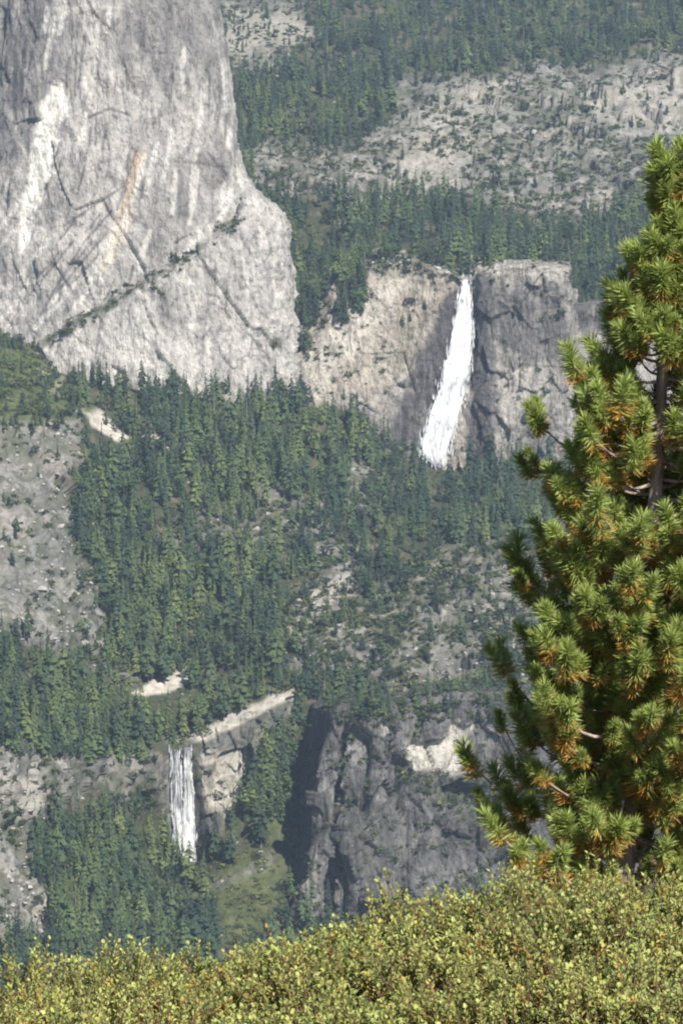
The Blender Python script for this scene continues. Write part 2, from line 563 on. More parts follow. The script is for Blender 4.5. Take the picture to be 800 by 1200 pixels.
# --- the great dome, upper left
d_rows = []
for py, edge, d0 in [(500, 372, 2885), (440, 350, 2893), (390, 345, 2905), (335, 341, 2916), (285, 338, 2926), (262, 335, 2934), (232, 304, 2944),
                     (203, 285, 2952), (160, 276, 2964), (110, 269, 2976), (55, 261, 2988), (0, 250, 3002), (-60, 232, 3030), (-110, 190, 3070),
                     (-140, 120, 3140)]:
    row = []
    for s, dd in [(-350, 150), (-180, 75), (-60, 42), (0, 28), (.16, 8), (.36, 0), (.58, 2), (.78, 12), (.92, 28), (1., 52)]:
        p = s if s < 0 else s * edge
        row.append(W(p, py, d0 + 62 + dd))
    row.append(W(edge + 1, py, d0 + 172))
    row.append(W(edge - 20, py, d0 + 322))
    row.append(W(edge - 120, py, d0 + 482))
    d_rows.append(row)
d_rows.append([W(px, -150, 3312 + .5 * abs(px - 50)) for px in np.linspace(-350, 100, 13)])
LEDGE = [(40, 402), (70, 388), (120, 362), (160, 335), (205, 312), (245, 282), (272, 262), (290, 232)]


def d_pre(g):
    px = P(g.reshape(-1, 3))
    L = np.array(LEDGE)
    ly = np.interp(px[:, 0], L[:, 0], L[:, 1], left=420, right=225)
    ly = ly + 5 * fbm(np.column_stack((px * .05, np.zeros(len(px)))), 3, 4)
    out = smooth(px[:, 1] - ly, -5, 4) * smooth(px[:, 0], 20, 90)
    g = g.copy()
    sh = (-14 * out).reshape(g.shape[:2])
    g[..., 1] += sh
    return g


rgs = np.random.default_rng(404)
CRACKS = [[(160, 176), (150, 206), (137, 246)], [(152, 214), (112, 240), (80, 262)], [(132, 246), (98, 285), (70, 330)], [(126, 272), (92, 312), (60, 352)],
          [(102, 290), (70, 330), (46, 372)], [(275, 165), (276, 200), (274, 238)], [(118, 191), (136, 186)], [(224, 379), (241, 374)], [(148, 84), (150, 106)],
          [(135, 98), (133, 113)], [(15, 204), (10, 242)], [(72, 188), (68, 206)], [(186, 205), (180, 262)], [(214, 205), (208, 262)], [(250, 190), (248, 250)],
          [(40, 0), (35, 92)], [(60, 18), (55, 84)], [(90, 30), (88, 112)], [(200, 0), (198, 52)], [(170, 20), (165, 92)], [(226, 8), (222, 84)], [(246, 60), (245, 142)],
          [(170, 60), (215, 66)], [(100, 140), (128, 128), (150, 134)], [(205, 190), (268, 196)], [(150, 250), (175, 270)], [(300, 285), (318, 330), (322, 380)],
          [(270, 290), (282, 340)], [(238, 300), (244, 350), (238, 400)], [(190, 345), (205, 390)], [(150, 365), (158, 420)], [(118, 375), (112, 420)]]
PALE = [[(170, 182), (158, 226), (142, 268)], [(206, 198), (202, 250)], [(140, 262), (118, 330)], [(100, 92), (98, 116)], [(262, 70), (266, 130)], [(232, 200), (222, 262)],
        [(282, 285), (292, 350)], [(304, 262), (316, 300)], [(255, 300), (262, 360)], [(76, 5), (70, 40)], [(120, 300), (100, 345), (80, 372)], [(176, 270), (160, 320)]]
for _k in range(95):
    x_, y_ = rgs.uniform(0, 330), rgs.uniform(0, 430)
    if x_ > np.interp(y_, [0, 200, 230, 260, 430], [248, 280, 300, 335, 345]):
        continue
    fan = smooth(y_, 150, 260) * smooth(x_, 190, 90) * (1 - smooth(y_, 330, 400))
    ln_ = rgs.uniform(14, 60)
    sl_ = -.10 - .75 * fan + rgs.normal(0, .08)
    (CRACKS if rgs.random() < .62 else PALE).append([(x_, y_), (x_ + sl_ * ln_ * .5 + rgs.normal(0, 1.5), y_ + ln_ * .5), (x_ + sl_ * ln_, y_ + ln_)])


def d_disp(g):
    px = P(g.reshape(-1, 3)).reshape(*g.shape[:2], 2)
    lat = np.clip((g[..., 2] + 500) / 500, 0, 1)
    shear = g.copy()
    shear[..., 0] += g[..., 2] * .28 * (1 - lat)
    d = 6 * fbm(shear * np.array((.022, .022, .004)), 4, 31) + 2.5 * ridged(shear * np.array((.05, .05, .007)), 5, 33) + 1.5 * ridged(g * np.array((.02, .02, .02)), 4, 37)
    d = d + 1.3 * fbm(g * .06, 4, 35)
    edge = smooth(px[..., 0], 270, 320) * smooth(px[..., 1], 190, 230)
    d = d + edge * (6 * fbm(g * np.array((.035, .035, .02)), 4, 39) + 4 * ridged(g * np.array((.06, .06, .04)), 3, 38) - 3)
    d = d + 3.6 * facet(shear * np.array((.022, .022, .008)), 5) + 1.6 * facet(shear * np.array((.06, .06, .016)), 6)
    d = d - 1.1 * strokes(px.reshape(-1, 2), CRACKS, 2.4).reshape(g.shape[:2])
    scar = soft(px.reshape(-1, 2), SCAR, 4, 5, 2).reshape(g.shape[:2])
    return d * 1.1 - 3.5 * scar


SCAR = [(60, 100), (74, 97), (84, 125), (76, 140), (70, 165), (62, 190), (52, 225), (42, 250), (36, 290), (24, 296), (22, 270), (28, 235), (34, 200), (42, 165), (50, 130)]
d_masks = [
    (0, SCAR, .95, 3, 6), (2, lambda q, g: strokes(q, CRACKS, 2.4), .55, 0, 0), (0, lambda q, g: strokes(q, PALE, 5.), .5, 0, 0),
    (0, [(72, 0), (78, 0), (74, 30), (68, 25)], .6, 3, 4), (0, [(2, 60), (10, 30), (6, 70)], .5, 4, 4),
    (1, [(160, 175), (170, 180), (162, 215), (152, 262), (130, 310), (118, 325), (118, 305), (140, 250), (150, 205)], .8, 3, 5),
    (0, [(140, 262), (150, 240), (150, 262), (132, 310), (118, 332), (116, 310)], .5, 3, 5),
    (0, [(255, 252), (280, 195), (292, 212), (276, 240), (240, 282), (215, 300), (225, 280)], .55, 5, 8),
    (0, [(285, 200), (305, 225), (340, 258), (330, 290), (300, 262), (285, 245)], .28, 8, 10),
    (0, [(120, 370), (205, 320), (282, 262), (350, 280), (360, 450), (60, 450)], .16, 14, 14),
    (0, [(140, 345), (185, 385), (240, 405), (240, 440), (140, 440)], .35, 14, 16),
    (0, [(325, 340), (352, 390), (360, 430), (345, 430), (330, 380)], .45, 6, 8),
    (2, [(180, 330), (215, 335), (205, 390), (180, 372)], .35, 8, 10),
    (2, [(-300, -100), (95, -100), (70, 60), (40, 110), (15, 200), (-300, 250)], .72, 30, 30),  # painted shading: left side darkened where it curves from the sun
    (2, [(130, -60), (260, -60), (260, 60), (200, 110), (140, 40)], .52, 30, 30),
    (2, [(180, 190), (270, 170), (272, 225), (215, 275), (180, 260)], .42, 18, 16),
    (3, [(48, 402), (70, 384), (110, 360), (135, 348), (140, 356), (105, 376), (68, 395), (50, 408)], .9, 3, 5),
    (3, [(135, 345), (165, 330), (200, 308), (238, 285), (240, 292), (205, 318), (150, 348)], .6, 3, 6),
    (3, [(256, 264), (275, 254), (282, 262), (265, 275)], .8, 3, 5), (3, [(270, 180), (285, 228), (262, 262), (272, 232)], .3, 2, 3),
    (3, [(312, 392), (330, 395), (330, 410), (314, 405)], .8, 4, 6), (3, [(182, 335), (198, 340), (192, 355), (180, 345)], .5, 4, 5),
]
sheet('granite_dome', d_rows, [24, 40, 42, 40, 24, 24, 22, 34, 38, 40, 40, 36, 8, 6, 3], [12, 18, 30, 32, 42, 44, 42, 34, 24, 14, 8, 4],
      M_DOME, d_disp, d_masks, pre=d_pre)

# --- the cliff of the upper fall
CC = [300, 350, 395, 430, 470, 505, 530, 547, 565, 600, 640, 667]
base_y = [490, 485, 490, 500, 530, 560, 560, 558, 558, 555, 548, 540]
base_d = [2985, 2990, 2998, 3004, 3010, 3010, 3013, 3016, 3008, 3002, 3000, 3003]
top_y = [420, 385, 335, 299, 297, 312, 318, 324, 314, 309, 311, 315]
top_d = [3050, 3056, 3064, 3070, 3068, 3060, 3056, 3054, 3044, 3042, 3042, 3044]
c_rows = []
for t, e in [(-.25, 0), (0, 0), (.15, .1), (.4, .32), (.65, .62), (.85, .85), (.95, .93), (1., 1.)]:
    row = [W(p, by + (ty - by) * t, bd + (td - bd) * e) for p, by, bd, ty, td in zip(CC, base_y, base_d, top_y, top_d)]
    p, by, bd, ty, td = CC[-1], base_y[-1], base_d[-1], top_y[-1], top_d[-1]
    yy, dd = by + (ty - by) * t, bd + (td - bd) * e
    row += [W(670, yy, dd + 25), W(668, yy, dd + 80), W(650, yy - 3, dd + 180)]
    c_rows.append(row)
tops = np.array(c_rows[-1])
c_rows.append(list(tops + np.array((0, 45, -.5))))
c_rows.append(list(tops + np.array((0, 110, -14))))


def c_disp(g):
    px = P(g.reshape(-1, 3)).reshape(*g.shape[:2], 2)
    wall = smooth(px[..., 1], 300, 335)
    left = smooth(px[..., 0], 545, 480)
    d = 6 * fbm(g * .018, 4, 41) + 4.5 * ridged(g * np.array((.035, .035, .014)), 4, 49) + 2.4 * ridged(g * np.array((.07, .07, .02)), 4, 43) + .8 * fbm(g * .15, 3, 45)
    d = d + left * 1.2 * ridged(g * np.array((.03, .03, .03)), 4, 47)
    d = d + (1 - .55 * left) * (9 * facet(g * np.array((.020, .020, .012)), 8) + 4 * facet(g * np.array((.05, .05, .03)), 9))
    fx = np.interp(px[..., 1], [325, 400, 470, 545], [546, 541, 526, 508])
    d = d - 6 * np.exp(-((px[..., 0] - fx) / 22) ** 2)
    return d * (.25 + .75 * wall)


c_masks = [
    (1, [(350, 350), (420, 320), (500, 305), (535, 322), (520, 380), (480, 430), (440, 470), (360, 480)], .7, 14, 14),
    (0, [(395, 385), (430, 345), (470, 318), (490, 322), (450, 372), (415, 420), (395, 440)], .7, 8, 12),
    (0, [(355, 420), (395, 380), (405, 400), (378, 470), (360, 470)], .55, 6, 8),
    (0, [(500, 305), (560, 308), (668, 312), (668, 322), (560, 322), (520, 322)], .45, 4, 5),
    (2, [(532, 335), (546, 340), (535, 410), (515, 470), (495, 545), (448, 548), (462, 490), (496, 405)], .88, 5, 8),
    (2, [(550, 330), (566, 345), (576, 400), (584, 460), (578, 548), (548, 548), (545, 480), (552, 420)], .92, 4, 7),
    (2, [(556, 330), (660, 338), (662, 420), (620, 425), (575, 385)], .62, 8, 16),
    (1, [(520, 545), (528, 480), (545, 450), (552, 500), (545, 550)], .6, 7, 8),
    (0, [(600, 428), (655, 432), (640, 500), (590, 540), (580, 470)], .18, 14, 12),
    (2, [(590, 424), (668, 428), (668, 433), (600, 430)], .7, 2, 3),
    (3, [(425, 290), (480, 296), (545, 316), (540, 326), (470, 325), (430, 318)], .45, 5, 12),
    (3, [(465, 380), (500, 370), (490, 420), (460, 440)], .25, 8, 14), (3, [(590, 500), (640, 480), (640, 545), (590, 550)], .35, 10, 14),
]
sheet('waterfall_cliff', c_rows, [8, 30, 50, 56, 50, 24, 12, 8, 4], [34, 34, 28, 32, 28, 22, 18, 20, 30, 34, 28, 8, 8, 6],
      M_CLIFF, c_disp, c_masks)

# --- the recessed cliff right of it
RC = [640, 662, 690, 740, 850, 1050]
r_rows = [[W(p, y, d) for p in RC] for y, d in [(580, 3008), (540, 3012), (480, 3022), (430, 3036), (395, 3052), (380, 3068)]]
r_rows.append([W(p, 366, 3066) for p in RC])
r_rows.append([W(p, 356, 3075) for p in RC])
r_rows.append([W(p, 352, 3120) for p in RC])
sheet('recessed_cliff', r_rows, [10, 20, 20, 16, 8, 8, 6, 6], [16, 18, 26, 40, 30], M_CLIFF,
      lambda g: 3 * fbm(g * .03, 4, 51) + 1.5 * ridged(g * np.array((.07, .07, .02)), 3, 53),
      [(2, [(640, 350), (1050, 350), (1050, 388), (640, 388)], .9, 5, 6)])  # dark band paints the shade under the overhanging top

# --- the dark buttress beside the gorge
bl = [(1160, 330, 340), (1070, 336, 348), (1020, 341, 357), (960, 347, 367), (905, 352, 376), (865, 356, 382), (835, 358, 387)]
b_rows = []
for k, (py, s, rg) in enumerate(bl):
    b = [0, 6, 16, 30, 44, 54, 62][k] + 55
    row = [W(s + 70, py, 2420 + b), W(s + 14, py, 2310 + b), W(s, py, 2276 + b), W(s + .5 * (rg - s), py, 2232 + b), W(rg, py, 2190 + b),
           W(rg + 16, py, 2186 + b), W(rg + 34, py, 2196 + b), W(rg + 52, py, 2188 + b)]
    row += [W(p, py, d + b) for p, d in [(470, 2196), (510, 2204), (555, 2212), (610, 2216), (700, 2220), (850, 2224)]]
    b_rows.append(row)
tp = [(430, 808, 2470), (380, 818, 2400), (364, 824, 2335), (376, 828, 2300), (389, 828, 2262), (404, 826, 2258), (422, 832, 2262), (440, 832, 2262),
      (470, 824, 2268), (510, 812, 2276), (555, 812, 2282), (610, 818, 2286), (700, 818, 2286), (850, 818, 2286)]
tp = [(x, y, d + 55) for x, y, d in tp]
b_rows.append([W(*p) for p in tp])
b_rows.append([W(p[0], p[1] - 12, p[2] + 60) for p in tp])


def b_disp(g):
    px = P(g.reshape(-1, 3))
    vert = smooth(px[:, 1], 812, 850).reshape(g.shape[:2])
    d = 13 * ridged(g * np.array((.028, .028, .0035)), 3, 61) + 11 * facet(g * np.array((.030, .030, .010)), 12) + 7 * facet(g * np.array((.07, .07, .022)), 13) + 2 * ridged(g * np.array((.06, .06, .010)), 4, 63) + 1.6 * fbm(g * .08, 4, 65) - 3
    x = px[:, 0]
    fis = -20 * np.exp(-((x - np.interp(px[:, 1], [840, 900, 960, 1060], [404, 402, 396, 402])) / 4.5) ** 2) * smooth(px[:, 1], 845, 870)
    fis += -20 * np.exp(-((x - np.interp(px[:, 1], [850, 950], [428, 431])) / 5.5) ** 2) * smooth(px[:, 1], 850, 870) * smooth(px[:, 1], 965, 945)
    fis += -12 * np.exp(-((x - 468) / 3.5) ** 2) * smooth(px[:, 1], 905, 925) * smooth(px[:, 1], 965, 945)
    alc = soft(px, ALCOVE, 4, 6, 8)
    face = smooth(x, np.interp(px[:, 1], [835, 905, 1020, 1160], [386, 373, 350, 326]) - 6, np.interp(px[:, 1], [835, 905, 1020, 1160], [386, 373, 350, 326]) + 14).reshape(g.shape[:2])
    d = d * (.3 + .7 * face)
    return d * (.25 + .75 * vert) * (1 - .5 * alc.reshape(g.shape[:2])) + fis.reshape(g.shape[:2]) - 9 * alc.reshape(g.shape[:2])


ALCOVE = [(474, 876), (484, 862), (500, 872), (520, 866), (534, 846), (552, 850), (552, 905), (528, 908), (500, 904), (484, 906)]
b_masks = [
    (0, ALCOVE, .92, 4, 6), (0, [(444, 850), (452, 842), (458, 858), (448, 862)], .7, 2, 3),
    (2, [(312, 800), (352, 800), (392, 826), (376, 880), (362, 960), (338, 1090), (312, 1090)], .9, 5, 5),  # painted shade: darkens the left face turned from the sun
    (3, [(380, 838), (470, 815), (470, 845), (400, 850)], .5, 8, 12), (3, [(470, 905), (560, 905), (590, 930), (540, 960), (490, 930)], .5, 10, 14),
    (3, [(380, 930), (440, 930), (470, 1000), (390, 1060)], .35, 14, 16), (3, [(560, 800), (700, 800), (700, 850), (560, 850)], .5, 10, 14),
    (1, [(408, 846), (436, 843), (444, 858), (420, 862)], .35, 5, 6), (1, [(340, 1010), (395, 1010), (400, 1080), (330, 1080)], .25, 14, 14),
]
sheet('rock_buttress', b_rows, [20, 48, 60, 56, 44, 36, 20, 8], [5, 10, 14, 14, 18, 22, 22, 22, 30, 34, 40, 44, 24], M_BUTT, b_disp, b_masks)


# --- the hillside below the camera
def hill_z(x, y):
    z = -1.65 - .335 * np.clip(y, -60, 24) - .012 * np.clip(y - 8, 0, 100) ** 1.2 + .045 * np.clip(x, -30, 30)
    z = z - np.clip(y - 24, 0, 30) * .38 - np.clip(y - 48, 0, 400) * 1.45 - np.clip(y - 440, 0, 800) * .18
    return z


ys = np.concatenate((np.linspace(-60, 60, 90), np.linspace(64, 440, 40), np.linspace(480, 1260, 20)))
us = np.linspace(-1, 1, 80)
YY, UU = np.meshgrid(ys, us, indexing='ij')
XX = UU * (45 + .35 * np.clip(YY, 0, 2000))
ZZ = hill_z(XX, YY)
gg = np.stack((XX, YY, ZZ), -1)
gg[..., 2] += .18 * fbm(gg * .6, 4, 71) + np.clip((YY - 60) / 40, 0, 1) * (8 * ridged(gg * .03, 4, 73) - 6)
r_, c_ = XX.shape
ix = np.arange(r_ * c_).reshape(r_, c_)
qd = np.stack((ix[:-1, :-1], ix[:-1, 1:], ix[1:, 1:], ix[1:, :-1]), -1).reshape(-1, 4)
kk = NT('hillside_soil')
sn = kk.noise((1.7, 1.7, 1.7), 1, 8, .7)
M_SOIL = kk.out(kk.ramp(sn, [(.3, (.06, .045, .03)), (.5, (.13, .10, .07)), (.7, (.24, .20, .15))]), sn, .06, .8)
tag(obj('hillside', make_mesh('hillside', gg.reshape(-1, 3), qd.ravel(), np.full(len(qd), 4), (M_SOIL,), smooth_sh=True)), kind='structure')


# ------------------------------------------------------------------ distant conifers
def needle_material(name, stops, attr='tone'):
    k = NT(name, .75, .25)
    a = k.n('Attribute', attribute_name=attr)
    n = k.noise((.35, .35, .35), 1, 3, .6)
    c = k.ramp(a.outputs['Fac'], stops)
    c = k.mix(1., c, k.ramp(n, [(.3, .65), (.7, 1.3)]), 'MULTIPLY')
    return k.out(c)


M_NEEDLE = needle_material('conifer_needles', [(0., (.018, .034, .024)), (.35, (.038, .064, .033)), (.7, (.070, .105, .038)), (1., (.110, .138, .044))])
M_BRUSH = needle_material('brush_leaves', [(0., (.030, .042, .020)), (.5, (.060, .075, .028)), (1., (.13, .135, .055))])
kb = NT('conifer_bark')
M_BARK_FAR = kb.out(kb.ramp(kb.noise((.5, .5, .1)), [(.3, (.12, .10, .09)), (.7, (.26, .23, .20))]))


def conifer(seed, style):
    """unit-height conifer: (crown verts, crown tris, trunk verts, trunk quads)"""
    rg = np.random.default_rng(seed)
    V, T = [], []
    nl = 19 if style != 'pine' else 14
    z0 = .08 if style != 'pine' else .22
    wid = {'spire': .105, 'fir': .135, 'pine': .17}[style]
    for i in range(nl):
        t = (i + rg.uniform(-.25, .25)) / nl
        z = z0 + (1 - z0) * t * .985
        if style == 'pine':
            rad = wid * (1 - t) ** .6 * (.6 + .4 * min(1, t * 5)) + .012
        else:
            rad = wid * (1 - t) ** .85 * (.7 + .3 * min(1, t * 6)) + .008
        nb = 7 if t < .5 else 5
        rad *= rg.uniform(.72, 1.15)
        for b in range(nb):
            if rg.random() < .14:
                continue
            a = 2 * math.pi * (b + rg.uniform(-.4, .4)) / nb + i * 1.3
            r = rad * rg.uniform(.5, 1.25)
            z = z0 + (1 - z0) * (t + rg.uniform(-.035, .035)) * .97
            lift = rg.uniform(.0, .035)
            droop = r * rg.uniform(.2, .9)
            wv = r * rg.uniform(.26, .46)
            ca, sa = math.cos(a), math.sin(a)
            m = len(V)
            V.append((0, 0, z + lift))
            V.append((ca * r * .62 - sa * wv, sa * r * .62 + ca * wv, z - droop * .9))
            V.append((ca * r, sa * r, z - droop))
            V.append((ca * r * .62 + sa * wv, sa * r * .62 - ca * wv, z - droop * .9))
            V.append((ca * r * .55, sa * r * .55, z + lift * .6 - droop * .18))
            T += [(m, m + 1, m + 4), (m + 1, m + 2, m + 4), (m + 2, m + 3, m + 4), (m + 3, m, m + 4)]
    m = len(V)
    V += [(.012, 0, .93), (-.006, .011, .93), (-.006, -.011, .93), (0, 0, 1.0)]
    T += [(m, m + 1, m + 3), (m + 1, m + 2, m + 3), (m + 2, m, m + 3)]
    TV, TQ = [], []
    for zz, rr in ((-.06, .016), (.3, .011), (.9, .003)):
        for j in range(5):
            TV.append((rr * math.cos(j * 1.2566), rr * math.sin(j * 1.2566), zz))
    for lv in range(2):
        for j in range(5):
            TQ.append((lv * 5 + j, lv * 5 + (j + 1) % 5, lv * 5 + 5 + (j + 1) % 5, lv * 5 + 5 + j))
    return np.array(V), np.array(T), np.array(TV), np.array(TQ)


def broadleaf(seed):
    """unit-height round-headed tree of leaf clumps"""
    rg = np.random.default_rng(seed)
    V, T = [], []
    for b in range(95):
        th, cz, r = rg.uniform(0, 6.283), rg.uniform(-.8, 1), rg.uniform(.45, 1.) ** .5
        q = math.sqrt(1 - cz * cz) * .34 * r * (1 + .25 * math.sin(3 * th + seed))
        p = np.array((math.cos(th) * q, math.sin(th) * q, .60 + cz * .38 * r))
        m = len(V)
        for _ in range(3):
            V.append(p + rg.normal(0, .075, 3))
        T.append((m, m + 1, m + 2))
    return np.array(V), np.array(T), *conifer(seed, 'pine')[2:]


STYLES = ['spire', 'spire', 'fir', 'fir', 'fir', 'fir', 'pine', 'pine', 'pine', 'oak', 'oak']
PROTO = [broadleaf(100 + i) if s == 'oak' else conifer(100 + i, s) for i, s in enumerate(STYLES)]


def scatter(name, density, n_try, min_nz=.12, seed=0, low=.38, gs=.016):
    """random ground points of a sheet; density(px) gives points per photo pixel area"""
    g, px = SHEETS[name]
    rg = np.random.default_rng(seed)
    e1, e2 = px[:-1, 1:] - px[:-1, :-1], px[1:, :-1] - px[:-1, :-1]
    area = np.abs(e1[..., 0] * e2[..., 1] - e1[..., 1] * e2[..., 0])
    n3 = np.cross(g[:-1, 1:] - g[:-1, :-1], g[1:, :-1] - g[:-1, :-1])
    nz = np.abs(n3[..., 2]) / (np.linalg.norm(n3, axis=2) + 1e-9)
    mid = (px[:-1, :-1] + px[1:, 1:]) / 2
    ok = (nz > min_nz) & (mid[..., 0] > -290) & (mid[..., 0] < 1045) & (mid[..., 1] > -190) & (mid[..., 1] < 1210)
    area = np.where(ok, area, 0).ravel()
    tot = area.sum()
    f = rg.choice(len(area), n_try, p=area / tot)
    i, j = np.unravel_index(f, (g.shape[0] - 1, g.shape[1] - 1))
    u, v = rg.random((2, n_try, 1))
    p = (g[i, j] * (1 - u) * (1 - v) + g[i, j + 1] * u * (1 - v) + g[i + 1, j] * (1 - u) * v + g[i + 1, j + 1] * u * v)
    dn = density(P(p)) * tot / n_try
    gap = smooth(fbm(np.column_stack((p[:, :2] * gs, np.full(n_try, seed))), 3, seed + 60), -.42, .05)
    return p[rg.random(n_try) < dn * (low + (1 - low) * gap)]


def dens(q, base, polys, seed):
    """base density with polygons that multiply / replace it"""
    d = np.full(len(q), base)
    for k, (poly, v) in enumerate(polys):
        m = soft(q, poly, 5, 9, seed + k)
        d = d * (1 - m) + v * m
    return d


D = 1 / 52.
SHIFT = np.array((0, 10))
valley_polys = [
    (LEFT_SLAB, .0006), *[(p, 0) for p in CLEAR], *[([(x, y + dy) for x, y in p], 0) for p in CLEAR[:3] for dy in (12, 24)],
    (ROUGH[0], D * .2), (ROUGH[1], D * .14), (ROUGH[2], D * .45), (ROUGH[3], D * .28), (ROUGH[4], D * .3), (ROUGH[5], 0), (ROUGH[6], D * .4), (ROUGH[7], D * .4),
    ([(-300, 858), (0, 875), (150, 892), (200, 885), (232, 868), (345, 820), (350, 840), (322, 858), (306, 890), (300, 935),
      (276, 960), (256, 995), (236, 1025), (205, 1020), (194, 965), (186, 935), (158, 925), (140, 945), (60, 965), (40, 990), (44, 1040), (75, 1100), (-300, 1130)], 0),
    (GORGE_GREEN, D * .05), ([(296, 886), (350, 862), (352, 955), (290, 955)], D * 1.5), ([(200, 878), (262, 852), (345, 812), (352, 850), (300, 880), (240, 900)], 0),
    ([(40, 985), (140, 955), (190, 950), (215, 1030), (245, 1030), (262, 1140), (70, 1140)], D * 1.1),
    ([(-300, 395), (40, 400), (80, 460), (100, 485), (0, 490), (-300, 490)], D * .45),
    ([(352, 400), (410, 380), (400, 480), (365, 480)], D * .25), ([(465, 535), (540, 535), (540, 560), (470, 556)], D * .15),
]
far_polys = [(p, D * .17) for p in SLABS[:1]] + [(SLABS[1], D * .5), (SLABS[2], D * .2), (SLABS[3], D * .12)] + [
    ([(396, 218), (540, 238), (600, 262), (760, 250), (1000, 250), (1000, 372), (672, 372), (668, 308), (545, 306), (440, 290), (400, 260)], D * 1.6),
    ([(545, 306), (670, 308), (670, 335), (545, 330)], D * .05),
    ([(345, 240), (430, 232), (425, 330), (400, 400), (355, 400)], D * 1.2),
    ([(450, 205), (545, 225), (560, 180), (500, 190)], D * .06),
]
pts = scatter('valley_floor', lambda q: dens(q - SHIFT * .8, D, valley_polys, 40), 62000, .10, 1, .28, .021)
ptf = scatter('mountainside', lambda q: dens(q - SHIFT * .8, D * 1.7, far_polys, 80), 56000, .12, 2)
cliff_polys = [([(340, 340), (378, 300), (380, 360), (362, 400), (340, 420)], D * 1.6), ([(394, 322), (420, 296), (430, 306), (424, 372), (398, 380)], D * 3.5),
               ([(430, 285), (545, 312), (545, 322), (430, 310)], D * .35), ([(600, 490), (640, 470), (640, 560), (600, 560)], D * .25),
               ([(455, 360), (505, 360), (495, 430), (455, 440)], D * .10)]
ptc = scatter('waterfall_cliff', lambda q: dens(q, 0, cliff_polys, 90), 8000, .05, 3)
ptb = scatter('rock_buttress', lambda q: dens(q, 0, [([(380, 790), (470, 790), (700, 790), (700, 835), (560, 830), (470, 842), (385, 845)], D * .35),
                                                   ([(470, 905), (560, 905), (590, 930), (540, 960), (490, 930)], D * .15)], 95), 4000, .05, 4)
TR = np.concatenate((pts, ptf, ptc, ptb))
small = np.concatenate((np.zeros(len(pts)), np.zeros(len(ptf)), np.where(P(ptc)[:, 0] < 435, .05, .45), np.full(len(ptb), .5)))
TQ = P(TR)
rg = np.random.default_rng(5)
clump = fbm(np.column_stack((TR[:, :2] * .012, np.zeros(len(TR)))), 3, 7)
H = 24 + 10 * rg.standard_normal(len(TR)) + 9 * clump
H *= 1 - small
shrt = np.zeros(len(TR))
for poly in ([(-300, 380), (50, 385), (90, 455), (60, 500), (-300, 500)], ROUGH[0], ROUGH[1], ROUGH[3], ROUGH[4], LEFT_SLAB, SLABS[0], SLABS[1]):
    shrt = np.maximum(shrt, soft(TQ, poly, 8, 8, 5))
H *= 1 - .5 * shrt
H = np.clip(H, 8, 46)
yel = np.maximum(soft(TQ, [(90, 560), (340, 560), (350, 720), (260, 880), (0, 880), (0, 770), (130, 740)], 30, 20, 3),
                 .8 * soft(TQ, [(60, 960), (190, 960), (200, 1100), (70, 1120)], 20, 15, 3))
TONE = np.clip(.30 + .24 * yel + .42 * clump + .28 * rg.standard_normal(len(TR)), 0, 1)
STY = rg.integers(0, len(PROTO), len(TR))
oakish = np.array([s_ == 'oak' for s_ in STYLES])[STY]
H = np.where(oakish, np.clip(H * .55, 7, 18), H)
ROT = rg.uniform(0, 6.283, len(TR))
WID = rg.uniform(.8, 1.5, len(TR)) * np.where(H < 16, 1.35, 1.)

# which trees the camera sees largest: nearest ones with a clear line of sight past the landforms
bv, bf, off = [], [], 0
for g, px in SHEETS.values():
    s = g[::3, ::3]
    r, c = s.shape[:2]
    i = np.arange(r * c).reshape(r, c) + off
    bv.append(s.reshape(-1, 3))
    bf.append(np.stack((i[:-1, :-1], i[:-1, 1:], i[1:, 1:], i[1:, :-1]), -1).reshape(-1, 4))
    off += r * c
bvh = BVHTree.FromPolygons(np.concatenate(bv).tolist(), np.concatenate(bf).tolist())


def clear(p):
    v = Vector(p)
    h = bvh.ray_cast(Vector((0, 0, 0)), v.normalized())
    return h[0] is None or h[3] > v.length - 6


PINE_EDGE = [(800, 150), (760, 250), (700, 330), (575, 520), (545, 760), (515, 960), (540, 1010), (800, 1010)]
BUSH_X, BUSH_Y = [0, 60, 160, 280, 330, 420, 500, 560, 640, 800], [1112, 1104, 1092, 1080, 1062, 1052, 1034, 1016, 1004, 1000]
order = np.argsort(TR[:, 1] / H)
solo = []
in_pine = poly_sd(TQ, PINE_EDGE) < 10
for i in order:
    x, y = TQ[i]
    if len(solo) >= 300:
        break
    if not (2 < x < 798) or y - 12 > np.interp(x, BUSH_X, BUSH_Y) - 10 or y < 20 or in_pine[i]:
        continue
    if clear(TR[i] + np.array((0, 0, H[i] * .8))) and clear(TR[i] + np.array((0, 0, H[i] * .45))):
        solo.append(i)
solo_set = np.zeros(len(TR), bool)
solo_set[solo] = True


def stand(x, y):
    if y > 862:
        if x < 205:
            return 'in the gorge left of the lower waterfall'
        if x < 270:
            return 'at the foot of the lower waterfall'
        if x < 380:
            return 'against the shaded side of the dark buttress'
        return 'on a ledge of the dark buttress'
    if y > 760:
        if x < 130:
            return 'on the bench above the lower left cliff'
        if x < 235:
            return 'around the pale rock clearing above the lower waterfall'
        if x < 345:
            return 'on the rim right of the lower waterfall'
        return 'on top of the dark buttress'
    if y > 600:
        if x < 140:
            return 'beside the bare granite slab at the left edge'
        if x < 330:
            return 'on the mid slope above the lower waterfall'
        return 'among the scrubby rocks between the two waterfalls'
    if y > 380:
        if x < 90:
            return 'on the green knoll below the dome at the left edge'
        if x < 345:
            return 'in the dark forest at the foot of the granite dome'
        if x < 465:
            return 'in the forest left of the upper waterfall base'
        return 'in the forest right below the upper waterfall'
    if x < 430:
        return 'in the gully between dome and upper waterfall'
    return 'on the plateau behind the upper waterfall lip'


